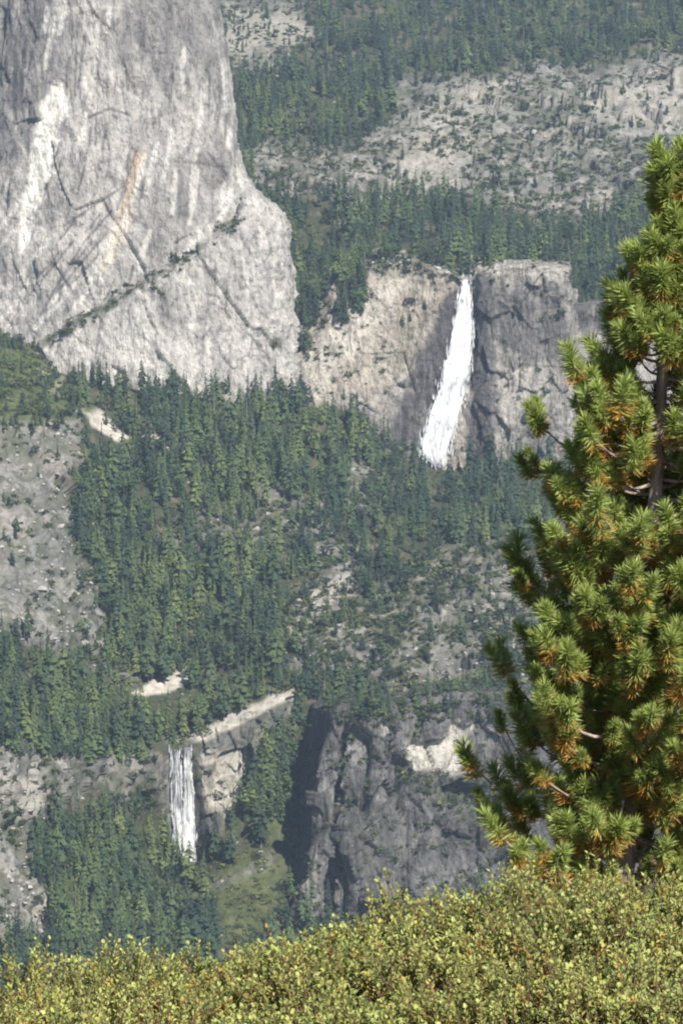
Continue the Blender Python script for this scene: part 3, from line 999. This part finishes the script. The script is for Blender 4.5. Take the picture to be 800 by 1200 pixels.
mesh_cache = {}
for i in solo:
    x, y = TQ[i]
    tq = min(3, int(TONE[i] * 4))
    key = (int(STY[i]), tq)
    if key not in mesh_cache:
        V, T, TV, TQd = PROTO[key[0]]
        mc = make_mesh('tree_crown', V, T.ravel(), np.full(len(T), 3), (M_NEEDLE,))
        a = mc.attributes.new('tone', 'FLOAT', 'POINT')
        a.data.foreach_set('value', np.full(len(V), (tq + .5) / 4, np.float32))
        mt = make_mesh('tree_trunk', TV, TQd.ravel(), np.full(len(TQd), 4), (M_BARK_FAR,))
        mesh_cache[key] = (mc, mt)
    mc, mt = mesh_cache[key]
    style = STYLES[STY[i]]
    e = bpy.data.objects.new({'pine': 'pine_tree', 'oak': 'oak_tree'}.get(style, 'fir_tree'), None)
    col.objects.link(e)
    e.location = TR[i]
    e.rotation_euler = (0, 0, ROT[i])
    e.scale = (H[i] * WID[i], H[i] * WID[i], H[i])
    obj('crown', mc, e)
    obj('trunk', mt, e)
    tone = ['blue-green', 'dark green', 'mid-green', 'yellow-green'][tq]
    size = 'tall' if H[i] > 36 else ('short' if H[i] < 24 else 'medium-sized')
    shape = {'spire': 'narrow', 'fir': 'broad', 'pine': 'bushy', 'oak': 'round-headed'}[style]
    where = stand(x, y)
    tag(e, f'{size} {tone} {shape} conifer {where}'.replace('conifer', {'pine': 'pine', 'oak': 'oak'}.get(style, 'fir')), 'tree', f'trees {where}')

# every other conifer: one forest
VV, TT, TN, MI, off = [], [], [], [], 0
for s in range(len(PROTO)):
    V, T, TV, TQd = PROTO[s]
    k = np.where((STY == s) & ~solo_set)[0]
    dead = rg.random(len(k)) < .03
    allk = k
    for part, (v, f, mi) in enumerate(((V, T, 0), (TV, np.concatenate((TQd[:, [0, 1, 2]], TQd[:, [0, 2, 3]])), 1))):
        k = allk if part else allk[~dead]
        c, sn_ = np.cos(ROT[k])[:, None], np.sin(ROT[k])[:, None]
        hw = (H[k] * WID[k])[:, None]
        X = (v[None, :, 0] * c - v[None, :, 1] * sn_) * hw + TR[k, 0][:, None]
        Y = (v[None, :, 0] * sn_ + v[None, :, 1] * c) * hw + TR[k, 1][:, None]
        Z = v[None, :, 2] * H[k][:, None] + TR[k, 2][:, None]
        VV.append(np.stack((X, Y, Z), -1).reshape(-1, 3))
        fi = (f[None] + (np.arange(len(k)) * len(v))[:, None, None] + off).reshape(-1, 3)
        TT.append(fi)
        TN.append(np.repeat(TONE[k], len(v)))
        MI.append(np.full(len(fi), mi))
        off += len(k) * len(v)
TT = np.concatenate(TT)
fm = make_mesh('forest', np.concatenate(VV), TT.ravel(), np.full(len(TT), 3), (M_NEEDLE, M_BARK_FAR), np.concatenate(MI))
a = fm.attributes.new('tone', 'FLOAT', 'POINT')
a.data.foreach_set('value', np.concatenate(TN).astype(np.float32))
tag(obj('forest', fm), 'dense conifer forest covering the valley slopes around both waterfalls', 'forest', kind='stuff')


# ------------------------------------------------------------------ brush and boulders on the open rock
def brush_proto(seed):
    rg = np.random.default_rng(seed)
    V, T = [], []
    for b in range(26):
        th, ph = rg.uniform(0, 6.283), math.acos(rg.uniform(-.1, 1))
        r = rg.uniform(.55, 1.)
        p = np.array((math.sin(ph) * math.cos(th) * r, math.sin(ph) * math.sin(th) * r, max(.02, math.cos(ph) * .75 * r)))
        s = rg.uniform(.25, .45)
        m = len(V)
        for _ in range(3):
            V.append(p + rg.normal(0, s, 3) * np.array((1, 1, .7)))
        T.append((m, m + 1, m + 2))
    return np.array(V), np.array(T)


BP = [brush_proto(s) for s in range(5)]
kr = NT('boulder_granite')
bn = kr.noise((.3, .3, .3), 1, 6, .65)
M_BOULDER = kr.out(kr.ramp(bn, [(.3, (.20, .19, .18)), (.5, (.31, .30, .28)), (.7, (.42, .40, .37))]), bn, 1., .6)


def rock_proto(seed):
    rg = np.random.default_rng(seed)
    t = (1 + 5 ** .5) / 2
    v = np.array([(-1, t, 0), (1, t, 0), (-1, -t, 0), (1, -t, 0), (0, -1, t), (0, 1, t), (0, -1, -t), (0, 1, -t), (t, 0, -1), (t, 0, 1), (-t, 0, -1), (-t, 0, 1)], float)
    v /= np.linalg.norm(v[0])
    v *= rg.uniform(.6, 1.15, (12, 1)) * np.array((1.1, .9, .7))
    f = np.array([(0, 11, 5), (0, 5, 1), (0, 1, 7), (0, 7, 10), (0, 10, 11), (1, 5, 9), (5, 11, 4), (11, 10, 2), (10, 7, 6), (7, 1, 8),
                  (3, 9, 4), (3, 4, 2), (3, 2, 6), (3, 6, 8), (3, 8, 9), (4, 9, 5), (2, 4, 11), (6, 2, 10), (8, 6, 7), (9, 8, 1)])
    return v, f


RP = [rock_proto(s) for s in range(6)]


def mass(name, p, size, protos, mat, tone, label, cat):
    rg = np.random.default_rng(len(p))
    VV, TT, TN, off = [], [], [], 0
    which = rg.integers(0, len(protos), len(p))
    for s, (v, f) in enumerate(protos):
        k = np.where(which == s)[0]
        a = rg.uniform(0, 6.283, len(k))
        c, sn_ = np.cos(a)[:, None], np.sin(a)[:, None]
        sz = size[k][:, None]
        VV.append(np.stack(((v[None, :, 0] * c - v[None, :, 1] * sn_) * sz + p[k, 0][:, None],
                            (v[None, :, 0] * sn_ + v[None, :, 1] * c) * sz + p[k, 1][:, None],
                            v[None, :, 2] * sz * rg.uniform(.7, 1.2, (len(k), 1)) + p[k, 2][:, None]), -1).reshape(-1, 3))
        TT.append((f[None] + (np.arange(len(k)) * len(v))[:, None, None] + off).reshape(-1, 3))
        TN.append(np.repeat(tone[k], len(v)))
        off += len(k) * len(v)
    TT = np.concatenate(TT)
    me = make_mesh(name, np.concatenate(VV), TT.ravel(), np.full(len(TT), 3), (mat,))
    at = me.attributes.new('tone', 'FLOAT', 'POINT')
    at.data.foreach_set('value', np.concatenate(TN).astype(np.float32))
    tag(obj(name, me), label, cat, kind='stuff')


B = 1 / 60.
bpts = np.concatenate((
    scatter('valley_floor', lambda q: dens(q, B * .5, [(LEFT_SLAB, B * .35), *[(p, B * 2.8) for p in ROUGH], *[(p, 0) for p in CLEAR], (VERNAL_ROCK, B * .4), (GORGE_GREEN, B * 1.5),
                                                     ([(-300, 395), (40, 400), (80, 460), (100, 485), (0, 490), (-300, 490)], B * 3)], 30), 40000, .05, 11, .12, .026),
    scatter('mountainside', lambda q: dens(q, B * .4, [(SLABS[0], B * 2.2), (SLABS[1], B * 2.5), (SLABS[3], B * 2),
                                                     ([(450, 205), (545, 225), (560, 180), (500, 190)], B * .3), ([(690, 110), (800, 95), (800, 140), (700, 140)], B * .2)], 31), 30000, .05, 12, .12, .026),
    scatter('granite_dome', lambda q: dens(q, 0, [([(48, 402), (110, 360), (200, 308), (280, 250), (282, 262), (205, 318), (68, 398)], B * 2.0),
                                                ([(310, 390), (332, 395), (330, 412), (314, 408)], B * 2), ([(182, 335), (198, 340), (192, 355), (180, 345)], B)], 33), 12000, .0, 13),
    scatter('waterfall_cliff', lambda q: dens(q, B * .12, [([(425, 285), (545, 312), (540, 326), (430, 315)], B * 2), ([(350, 360), (500, 320), (450, 480), (355, 470)], B * .22)], 34), 6000, .0, 14),
    scatter('rock_buttress', lambda q: dens(q, B * .25, [([(380, 790), (700, 790), (700, 850), (470, 842), (385, 850)], B * 1.6),
                                                        ([(470, 905), (560, 905), (590, 930), (540, 960), (490, 930)], B * 1.5), (ALCOVE, 0)], 35), 6000, .0, 15)))
bq = P(bpts)
rg = np.random.default_rng(77)
green = soft(bq, GORGE_GREEN, 8, 8, 3)
mass('brush', bpts, (1.3 + rg.gamma(2.2, .75, len(bpts))) * (1 - .3 * green), BP, M_BRUSH, np.clip(.35 + .3 * green + .22 * rg.standard_normal(len(bpts)), 0, 1),
     'low green brush growing between the rocks of the valley', 'brush')
rpts = np.concatenate((
    scatter('valley_floor', lambda q: dens(q, B * .05, [(LEFT_SLAB, B * .6), *[(p, B * .45) for p in ROUGH], (VERNAL_ROCK, 0),
                                                      ([(-10, 900), (60, 940), (44, 1030), (75, 1100), (-10, 1130)], B * .5), (GORGE_GREEN, B * .08)], 36), 14000, .05, 21),
    scatter('mountainside', lambda q: dens(q, B * .05, [(SLABS[0], B * .35), (SLABS[1], B * .4), (SLABS[3], B * 1.)], 37), 10000, .05, 22),
    scatter('waterfall_cliff', lambda q: dens(q, 0, [([(425, 285), (545, 312), (540, 326), (430, 315)], B), ([(350, 390), (400, 370), (390, 480), (355, 470)], B)], 38), 4000, .0, 23)))
mass('boulder_rubble', rpts, rg.gamma(2.0, .5, len(rpts)) + .5, RP, M_BOULDER, np.zeros(len(rpts)), 'pale granite boulders scattered over the open slopes', 'rubble')

# ------------------------------------------------------------------ waterfalls
kw = NT('falling_water', .55, .3)
wn = kw.noise((.30, .30, .09), 1, 6, .7, .6)
M_WATER = kw.out(kw.ramp(wn, [(.34, (.24, .255, .28)), (.45, (.52, .53, .55)), (.58, (.74, .745, .75))]), wn, 1.5, .6)


def cliff_point(px, py, out):
    dirv = Vector(W(px, py, 1000)).normalized()
    h = bvh.ray_cast(Vector((0, 0, 0)), dirv)
    p = np.array(h[0])
    return p - np.array(dirv) * out


def fall(name, path, n_strands, seed, parent=None, out=2.0, jag=1.):
    """white water: tapering ragged strands that follow the rock face, built as one mesh of folded ribbons"""
    rg = np.random.default_rng(seed)
    path = np.array(path, float)                 # (py, centre px, half width px)
    V, Q = [], []
    y0, y1 = path[0, 0], path[-1, 0]
    ng = 70
    Gy = np.linspace(y0, y1, ng)
    deps = []
    for y in Gy:
        cx = np.interp(y, path[:, 0], path[:, 1])
        hw = np.interp(y, path[:, 0], path[:, 2])
        deps.append(min(cliff_point(cx + k * hw, y, 0)[1] for k in (-1, -.5, 0, .5, 1)))
    deps = np.array(deps)
    deps = np.convolve(np.pad(deps, 4, 'edge'), np.ones(9) / 9, 'valid')
    for s in range(n_strands):
        full = s < n_strands * .35
        u = rg.uniform(-1, 1) * (.85 if full else 1.0)
        a = y0 if full and rg.random() < .7 else y0 + (y1 - y0) * rg.uniform(0, .8)
        b = y1 - (y1 - y0) * rg.uniform(0, .05) if full else min(y1 + 3, a + (y1 - y0) * rg.uniform(.12, .4))
        m = max(6, int(abs(b - a) / 4))
        ph = rg.uniform(0, 50)
        wd = rg.uniform(.08, .22) if full else rg.uniform(.04, .15)
        dd = rg.uniform(0, 2.5)
        base = len(V)
        for k in range(m + 1):
            t = k / m
            y = a + (b - a) * t
            cx = np.interp(y, path[:, 0], path[:, 1])
            hw = np.interp(y, path[:, 0], path[:, 2])
            d = np.interp(y, Gy, deps) - out - dd
            wob = float(vnoise(np.array((y * .06, ph, 3.)), seed)) * .16 * jag
            ww = hw * wd * (.35 + .65 * min(1, t * 5 + .1) * min(1, (1 - t) * 4 + .1)) * (1 + .5 * float(vnoise(np.array((y * .22, ph, 9.)), seed)))
            x = cx + (u + wob) * hw
            V += [W(x - ww, y, d + .7), W(x, y, d - .5), W(x + ww, y, d + .7)]
            if k:
                q = base + 3 * k
                Q += [(q - 3, q - 2, q + 1, q), (q - 2, q - 1, q + 2, q + 1)]
    for s in range(n_strands * 2):              # loose flecks and spray at the ragged edges
        t = rg.random() ** .8
        y = y0 + (y1 - y0) * t
        cx, hw = np.interp(y, path[:, 0], path[:, 1]), np.interp(y, path[:, 0], path[:, 2])
        x = cx + rg.choice((-1, 1)) * hw * (1 + abs(rg.normal(0, .22)))
        d, ln, ww = np.interp(y, Gy, deps) - out - rg.uniform(0, 3), rg.uniform(2, 9), rg.uniform(.25, .9)
        b = len(V)
        V += [W(x, y - ln, d), W(x - ww, y, d + .3), W(x, y + ln * .6, d), W(x + ww, y, d + .3)]
        Q.append((b, b + 1, b + 2, b + 3))
    me = make_mesh(name, np.array(V), np.array(Q).ravel(), np.full(len(Q), 4), (M_WATER,), smooth_sh=True)
    return obj(name, me, parent)


nf = fall('waterfall', [(322, 547, 3), (335, 546, 4.5), (350, 544, 7), (380, 543, 10), (420, 538, 12.5), (460, 529, 14), (500, 516, 16), (532, 508, 15), (549, 514, 4)], 120, 3)
tag(nf, 'tall slanting white waterfall pouring down the big granite cliff', 'waterfall')
vf = bpy.data.objects.new('waterfall', None)
col.objects.link(vf)
tag(vf, 'smaller straight waterfall in two white strands low in the gorge', 'waterfall')
fall('strand', [(878, 205, 4.5), (900, 206, 5), (950, 208, 5), (990, 212, 6), (1012, 216, 4)], 80, 5, vf, 2.0, .6)
fall('strand', [(876, 219, 5), (900, 219, 5), (950, 220, 6), (990, 221, 7), (1016, 221, 4)], 70, 6, vf, 2.0, .6)

# ------------------------------------------------------------------ the foreground pine
PD = 30.0
kt = NT('pine_bark', .9, .1)
tn_ = kt.noise((9, 9, 2.2), 1, 6, .7, .5)
M_BARK = kt.out(kt.ramp(tn_, [(.30, (.11, .075, .06)), (.48, (.34, .27, .235)), (.66, (.52, .44, .39))]), tn_, .03, .9)
kn = NT('pine_needles', .42, .5)
an = kn.n('Attribute', attribute_name='tint')
M_PINE = kn.out(an.outputs['Color'])
tr = kn.n('BsdfTranslucent')
kn.put(tr.inputs[0], an.outputs['Color'])
ms = kn.n('MixShader')
ms.inputs[0].default_value = .30
kn.t.links.new(kn.b.outputs[0], ms.inputs[1])
kn.t.links.new(tr.outputs[0], ms.inputs[2])
kn.t.links.new(ms.outputs[0], kn.t.nodes['Material Output'].inputs[0])


def tube(pts, rad, n=8):
    pts = np.array(pts, float)
    V, Q = [], []
    for k in range(len(pts)):
        t = pts[min(k + 1, len(pts) - 1)] - pts[max(k - 1, 0)]
        t /= np.linalg.norm(t) + 1e-9
        a = np.cross(t, (0, 1, 0) if abs(t[1]) < .8 else (1, 0, 0))
        a /= np.linalg.norm(a)
        b = np.cross(t, a)
        for j in range(n):
            an_ = 2 * math.pi * j / n
            V.append(pts[k] + rad[k] * (math.cos(an_) * a + math.sin(an_) * b))
        if k:
            for j in range(n):
                Q.append(((k - 1) * n + j, (k - 1) * n + (j + 1) % n, k * n + (j + 1) % n, k * n + j))
    return V, Q


def tubes_mesh(name, items, mat, n=6):
    V, Q = [], []
    for pts, rad in items:
        v, q = tube(pts, rad, n)
        o = len(V)
        V += v
        Q += [tuple(i + o for i in f) for f in q]
    return make_mesh(name, np.array(V), np.array(Q).ravel(), np.full(len(Q), 4), (mat,), smooth_sh=True)


trunk_px = [(1120, 722), (1000, 735), (880, 746), (740, 757), (600, 767), (430, 777), (300, 786), (220, 792), (178, 795)]
TP = np.array([W(x, y, PD) for y, x in trunk_px])
pine = bpy.data.objects.new('pine_tree', None)
col.objects.link(pine)
base = TP[0].copy()
pine.location = base
tag(pine, 'big near pine with green and orange needle tufts at the right edge', 'pine tree')
TPl = TP - base
hh = TPl[:, 2]
prg = np.random.default_rng(21)
zt = np.linspace(0, hh[-1], 60)
tpts = np.column_stack((np.interp(zt, hh, TPl[:, 0]) + .012 * np.sin(zt * 5), np.interp(zt, hh, TPl[:, 1]), zt))
trad = np.interp(zt, [0, hh[-1] * .5, hh[-1] * .85, hh[-1]], [.105, .078, .04, .012]) * (1 + .06 * np.sin(zt * 13))
obj('trunk', tubes_mesh('pine_trunk', [(tpts, trad)], M_BARK, 12), pine)


def tuft(origin, axis, size, rg, V, T, C, orange):
    """a brush of long needles round a twig end: fresh green ahead, old orange ones behind and below"""
    axis = axis / np.linalg.norm(axis)
    a = np.cross(axis, (0, 0, 1.))
    a /= np.linalg.norm(a) + 1e-9
    b = np.cross(a, axis)
    nn = 300
    s = rg.uniform(-.9, 1., nn)                       # place along the twig, -1 old .. 1 tip
    th = rg.uniform(0, 6.283, nn)
    spread = np.clip(1.05 - .45 * s + .2 * rg.standard_normal(nn), .15, 1.55)
    dirs = (np.cos(spread)[:, None] * axis + np.sin(spread)[:, None] * (np.cos(th)[:, None] * a + np.sin(th)[:, None] * b))
    dirs[:, 2] -= .10 * (s < 0)
    dirs += .16 * rg.standard_normal((nn, 3))
    dirs /= np.linalg.norm(dirs, axis=1)[:, None]
    st = origin + axis * (s * size * .6)[:, None]
    ln = size * rg.uniform(.38, .60, nn)
    mid = st + dirs * (ln * .55)[:, None]
    tip = st + dirs * ln[:, None] - np.array((0, 0, .10)) * (ln ** 2)[:, None]
    side = np.cross(dirs, rg.standard_normal((nn, 3)))
    side /= np.linalg.norm(side, axis=1)[:, None] + 1e-9
    wd = .0050
    o = len(V)
    vv = np.stack((st - side * wd * .6, st + side * wd * .6, mid + side * wd, tip, mid - side * wd), 1).reshape(-1, 3)
    V.extend(vv)
    for k in range(nn):
        q = o + 5 * k
        T += [q, q + 1, q + 2, q + 3, q + 4]
    old = (s + .30 * rg.standard_normal(nn) + .25 * dirs[:, 2]) < (-.62 + orange)
    g0 = np.array((.32, .42, .125)) * rg.uniform(.6, 1.25, (nn, 1)) + np.array((.10, .05, 0)) * rg.random((nn, 1)) * .7
    br = np.array((.60, .34, .085)) * rg.uniform(.55, 1.25, (nn, 1))
    cc = np.where(old[:, None], br, g0)
    C.extend(np.repeat(np.column_stack((cc, np.ones(nn))), 5, axis=0))


# half width of the crown (metres) by photo row
CR_Y = [165, 190, 240, 262, 280, 330, 400, 460, 520, 620, 700, 760, 880, 960, 1010, 1090]
CR_W = [.04, .10, .16, .10, .36, .48, .66, 1.0, 1.42, 1.34, 1.42, 1.50, 1.50, 1.85, 1.75, .8]
row_of = lambda z: np.interp(z, hh, [y for y, x in trunk_px])
nb_ = 185
for i in range(nb_):
    z = hh[-1] * (.075 + .915 * (i / (nb_ - 1)) ** .92)
    top = i / (nb_ - 1)
    az = i * 2.39996 + prg.uniform(-.4, .4)
    pr = row_of(z)
    if 430 < pr < 620 and math.sin(az) < -.35 and abs(math.cos(az)) < .6 and prg.random() < .65:
        continue
    rise = prg.uniform(-.15, .65) + .6 * max(0, top - .8) * 4
    L = np.interp(pr - 25, CR_Y, CR_W) * prg.uniform(.68, 1.06)
    if prg.random() < .16:
        L *= .6
    L = max(L, .14)
    o = np.array((np.interp(z, hh, TPl[:, 0]), np.interp(z, hh, TPl[:, 1]), z))
    dirh = np.array((math.cos(az), math.sin(az), 0))
    sidev = np.array((-dirh[1], dirh[0], 0))
    bend = prg.uniform(-.15, .15)

    def along(t):
        return o + dirh * L * t + sidev * bend * L * t * t + np.array((0, 0, L * (rise * t * .25 + .28 * t ** 2.4 - .10 * math.sin(t * 3.1))))
    bp = [along(t) for t in np.linspace(0, 1, 9)]
    r0 = .011 + .013 * L
    items = [(bp, np.linspace(r0, .006, 9))]
    V, T, C = [], [], []
    tips = [(bp[-1], bp[-1] - bp[-2], 1.)]
    ns = int(round(L * 6.5)) + (1 if L > .3 else 0)
    for k in range(ns):
        t = prg.uniform(.14, .95) if L > .4 else prg.uniform(.5, .9)
        p = along(t)
        sd = 1 if k % 2 else -1
        l2 = prg.uniform(.16, .36) * (1 - .35 * t) * min(1, L / .7 + .35)
        dv = dirh * prg.uniform(.25, .8) + sidev * sd * prg.uniform(.3, .9) + np.array((0, 0, prg.uniform(.15, .75)))
        dv /= np.linalg.norm(dv)
        e = p + dv * l2
        m = p + dv * l2 * .5 - np.array((0, 0, .03 * l2))
        items.append(([p, m, e], [.0075, .0065, .005]))
        tips.append((e, e - m + np.array((0, 0, .25 * l2)), prg.uniform(.8, 1.05)))
    for p, ax, s in tips:
        ax = ax / np.linalg.norm(ax) + np.array((0, 0, .35)) + prg.normal(0, .15, 3)
        tuft(np.array(p), ax, prg.uniform(.19, .33) * s, prg, V, T, C, prg.choice([-.15, .05, .25, .6], p=[.35, .3, .2, .15]))
    br = obj('branch', tubes_mesh('pine_branch', items, M_BARK, 6), pine)
    me = make_mesh('needle_tufts', np.array(V), T, np.full(len(T) // 5, 5), (M_PINE,))
    point_attr(me, 'tint', np.array(C))
    obj('needles', me, br)

# ------------------------------------------------------------------ foreground shrubs
kl = NT('shrub_leaves', .6, .25)
al = kl.n('Attribute', attribute_name='tint')
M_LEAF = kl.out(al.outputs['Color'])
tl = kl.n('BsdfTranslucent')
kl.put(tl.inputs[0], al.outputs['Color'])
m2 = kl.n('MixShader')
m2.inputs[0].default_value = .25
kl.t.links.new(kl.b.outputs[0], m2.inputs[1])
kl.t.links.new(tl.outputs[0], m2.inputs[2])
kl.t.links.new(m2.outputs[0], kl.t.nodes['Material Output'].inputs[0])
ks = NT('shrub_stem', .8, .2)
M_STEM = ks.out(ks.ramp(ks.noise((6, 6, 3)), [(.3, (.10, .05, .035)), (.7, (.22, .12, .08))]))


def shrub_mesh(seed, n_sprig=640):
    """a rounded mound of upright leafy sprigs (unit: metres, about 1.3 wide, 0.95 high)"""
    rg = np.random.default_rng(seed)
    V, T, C, stems = [], [], [], []
    for s in range(n_sprig):
        th = rg.uniform(0, 6.283)
        cz = rg.uniform(.05, 1) ** .8
        rr = math.sqrt(1 - cz * cz)
        sh = rg.uniform(.62, 1.0)
        lump = 1 + .30 * float(vnoise(np.array((math.cos(th) * rr * 2.6, math.sin(th) * rr * 2.6, cz * 2.6)), seed))
        p = np.array((math.cos(th) * rr * .72, math.sin(th) * rr * .72, .12 + cz * .74)) * lump
        p[:2] *= sh
        p[2] *= .55 + .45 * sh
        d = np.array((math.cos(th) * rr * .55, math.sin(th) * rr * .55, .85)) + rg.normal(0, .22, 3)
        d /= np.linalg.norm(d)
        l = rg.uniform(.10, .22) * (1.35 if rg.random() < .08 else 1)
        tint = np.array((.385, .43, .145)) * rg.uniform(.82, 1.12) + np.array((.05, .03, -.01)) * rg.random()
        if rg.random() < .30:
            tint = np.array((.22, .27, .09)) * rg.uniform(.8, 1.2)
        if rg.random() < .06:
            tint = np.array((.46, .33, .09))
        stems.append(([p - d * .16, p, p + d * l], [.005, .004, .002]))
        nl = rg.integers(12, 17)
        for k in range(nl):
            t = (k + .5) / nl
            q = p - d * .05 + d * (l + .05) * t
            an_ = k * 2.4 + rg.uniform(-.4, .4)
            a = np.cross(d, (1, .3, .1))
            a /= np.linalg.norm(a)
            b = np.cross(d, a)
            out = a * math.cos(an_) + b * math.sin(an_)
            ld = out * rg.uniform(.45, .95) + d * rg.uniform(.5, .95)
            ld /= np.linalg.norm(ld)
            sv = np.cross(ld, d)
            sv = sv / (np.linalg.norm(sv) + 1e-9)
            up = np.cross(sv, ld)
            L = rg.uniform(.024, .045)
            wv = L * rg.uniform(.24, .34)
            m = len(V)
            V += [q, q + ld * L * .4 + sv * wv + up * .003, q + ld * L * .8 + sv * wv * .7 + up * .003, q + ld * L,
                  q + ld * L * .8 - sv * wv * .7 + up * .003, q + ld * L * .4 - sv * wv + up * .003]
            T += [m, m + 1, m + 2, m + 3, m, m + 3, m + 4, m + 5]
            c = np.clip(tint * rg.uniform(.85, 1.12), 0, 1)
            C += [(*c, 1)] * 6
    leaf = make_mesh('shrub_foliage', np.array(V), T, np.full(len(T) // 4, 4), (M_LEAF,))
    point_attr(leaf, 'tint', np.array(C))
    for k in range(16):
        th, t2 = rg.uniform(0, 6.283), rg.uniform(.15, .5)
        stems.append(([np.array((.05 * math.cos(th), .05 * math.sin(th), -.25)), np.array((t2 * .5 * math.cos(th), t2 * .5 * math.sin(th), .25)),
                       np.array((t2 * math.cos(th), t2 * math.sin(th), .62))], [.022, .014, .006]))
    stem = tubes_mesh('shrub_stems', stems, M_STEM, 4)
    return leaf, stem


SM = [shrub_mesh(300 + k) for k in range(4)]
# (photo column of the middle, photo row of the top, distance, scale, label)
shrubs = [
    (20, 1144, 22.5, 1.0, 'yellow-green shrub at the left corner below the grey rock slope'),
    (150, 1126, 22.8, 1.05, 'yellow-green shrub topping the thicket below the conifers of the gorge'),
    (285, 1108, 23.0, .95, 'small yellow-green shrub standing straight under the lower waterfall'),
    (415, 1074, 23.2, 1.1, 'yellow-green shrub reaching up before the foot of the dark buttress'),
    (540, 1044, 23.4, 1.1, 'tall yellow-green shrub left of the lowest pine branches'),
    (660, 1028, 23.0, 1.15, 'yellow-green shrub hiding the foot of the pine trunk'),
    (800, 1028, 23.0, 1.1, 'yellow-green shrub at the right edge under the pine'),
    (80, 1166, 20.2, 1.0, 'second-row shrub near the bottom left corner of the thicket'),
    (240, 1158, 20.4, 1.0, 'second-row shrub in front of the small one under the lower waterfall'),
    (380, 1122, 20.6, 1.05, 'second-row shrub below the one by the dark buttress'),
    (520, 1096, 20.8, 1.05, 'second-row shrub in the middle of the thicket below the tall one'),
    (650, 1078, 20.8, 1.1, 'second-row shrub directly below the pine trunk'),
    (780, 1076, 20.6, 1.1, 'second-row shrub at the right edge of the thicket'),
    (10, 1196, 18.4, .9, 'lowest shrub in the bottom left corner'),
    (160, 1190, 18.4, .95, 'lowest shrub along the bottom edge, second from the left corner'),
    (310, 1180, 18.5, .95, 'lowest shrub along the bottom edge left of its middle'),
    (450, 1164, 18.6, 1.0, 'lowest shrub at the middle of the bottom edge'),
    (590, 1150, 18.6, 1.0, 'lowest shrub along the bottom edge, right of its middle'),
    (725, 1140, 18.5, 1.0, 'lowest shrub near the bottom right corner'),
    (840, 1140, 18.5, 1.0, 'lowest shrub cut by the right edge at the bottom corner'),
]
srg = np.random.default_rng(9)
for k, (px, py, d, s, lab) in enumerate(shrubs):
    topz = W(px, py, d)
    leaf, stem = SM[k % 4]
    e = bpy.data.objects.new('manzanita_shrub', None)
    col.objects.link(e)
    e.location = topz - np.array((0, 0, .98 * s))
    e.rotation_euler = (0, 0, srg.uniform(0, 6.28))
    e.scale = (s * 1.12, s * 1.12, s)
    obj('foliage', leaf, e)
    obj('stems', stem, e)
    tag(e, lab, 'shrub', 'foreground shrubs')

# ------------------------------------------------------------------ the air
hz = bpy.data.materials.new('haze')
hz.use_nodes = True
ht = hz.node_tree
ht.nodes.remove(ht.nodes['Principled BSDF'])
pv = ht.nodes.new('ShaderNodeVolumePrincipled')
pv.inputs['Color'].default_value = (.58, .76, 1.0, 1)
pv.inputs['Density'].default_value = 4.0e-5
pv.inputs['Anisotropy'].default_value = 0.0
ht.links.new(pv.outputs[0], ht.nodes['Material Output'].inputs['Volume'])
lo, hi = np.array((-2600, -120, -900)), np.array((2600, 6000, 420))
cv = np.array([[(lo, hi)[(k >> a) & 1][a] for a in range(3)] for k in range(8)], float)
cf = [(0, 2, 3, 1), (4, 5, 7, 6), (0, 1, 5, 4), (2, 6, 7, 3), (0, 4, 6, 2), (1, 3, 7, 5)]
tag(obj('haze', make_mesh('haze', cv, np.array(cf).ravel(), np.full(6, 4), (hz,))), kind='stuff')
print('trees', len(TR), 'solo', len(solo), 'brush', len(bpts), 'rocks', len(rpts), 'hillmin', gg[..., 2].min())
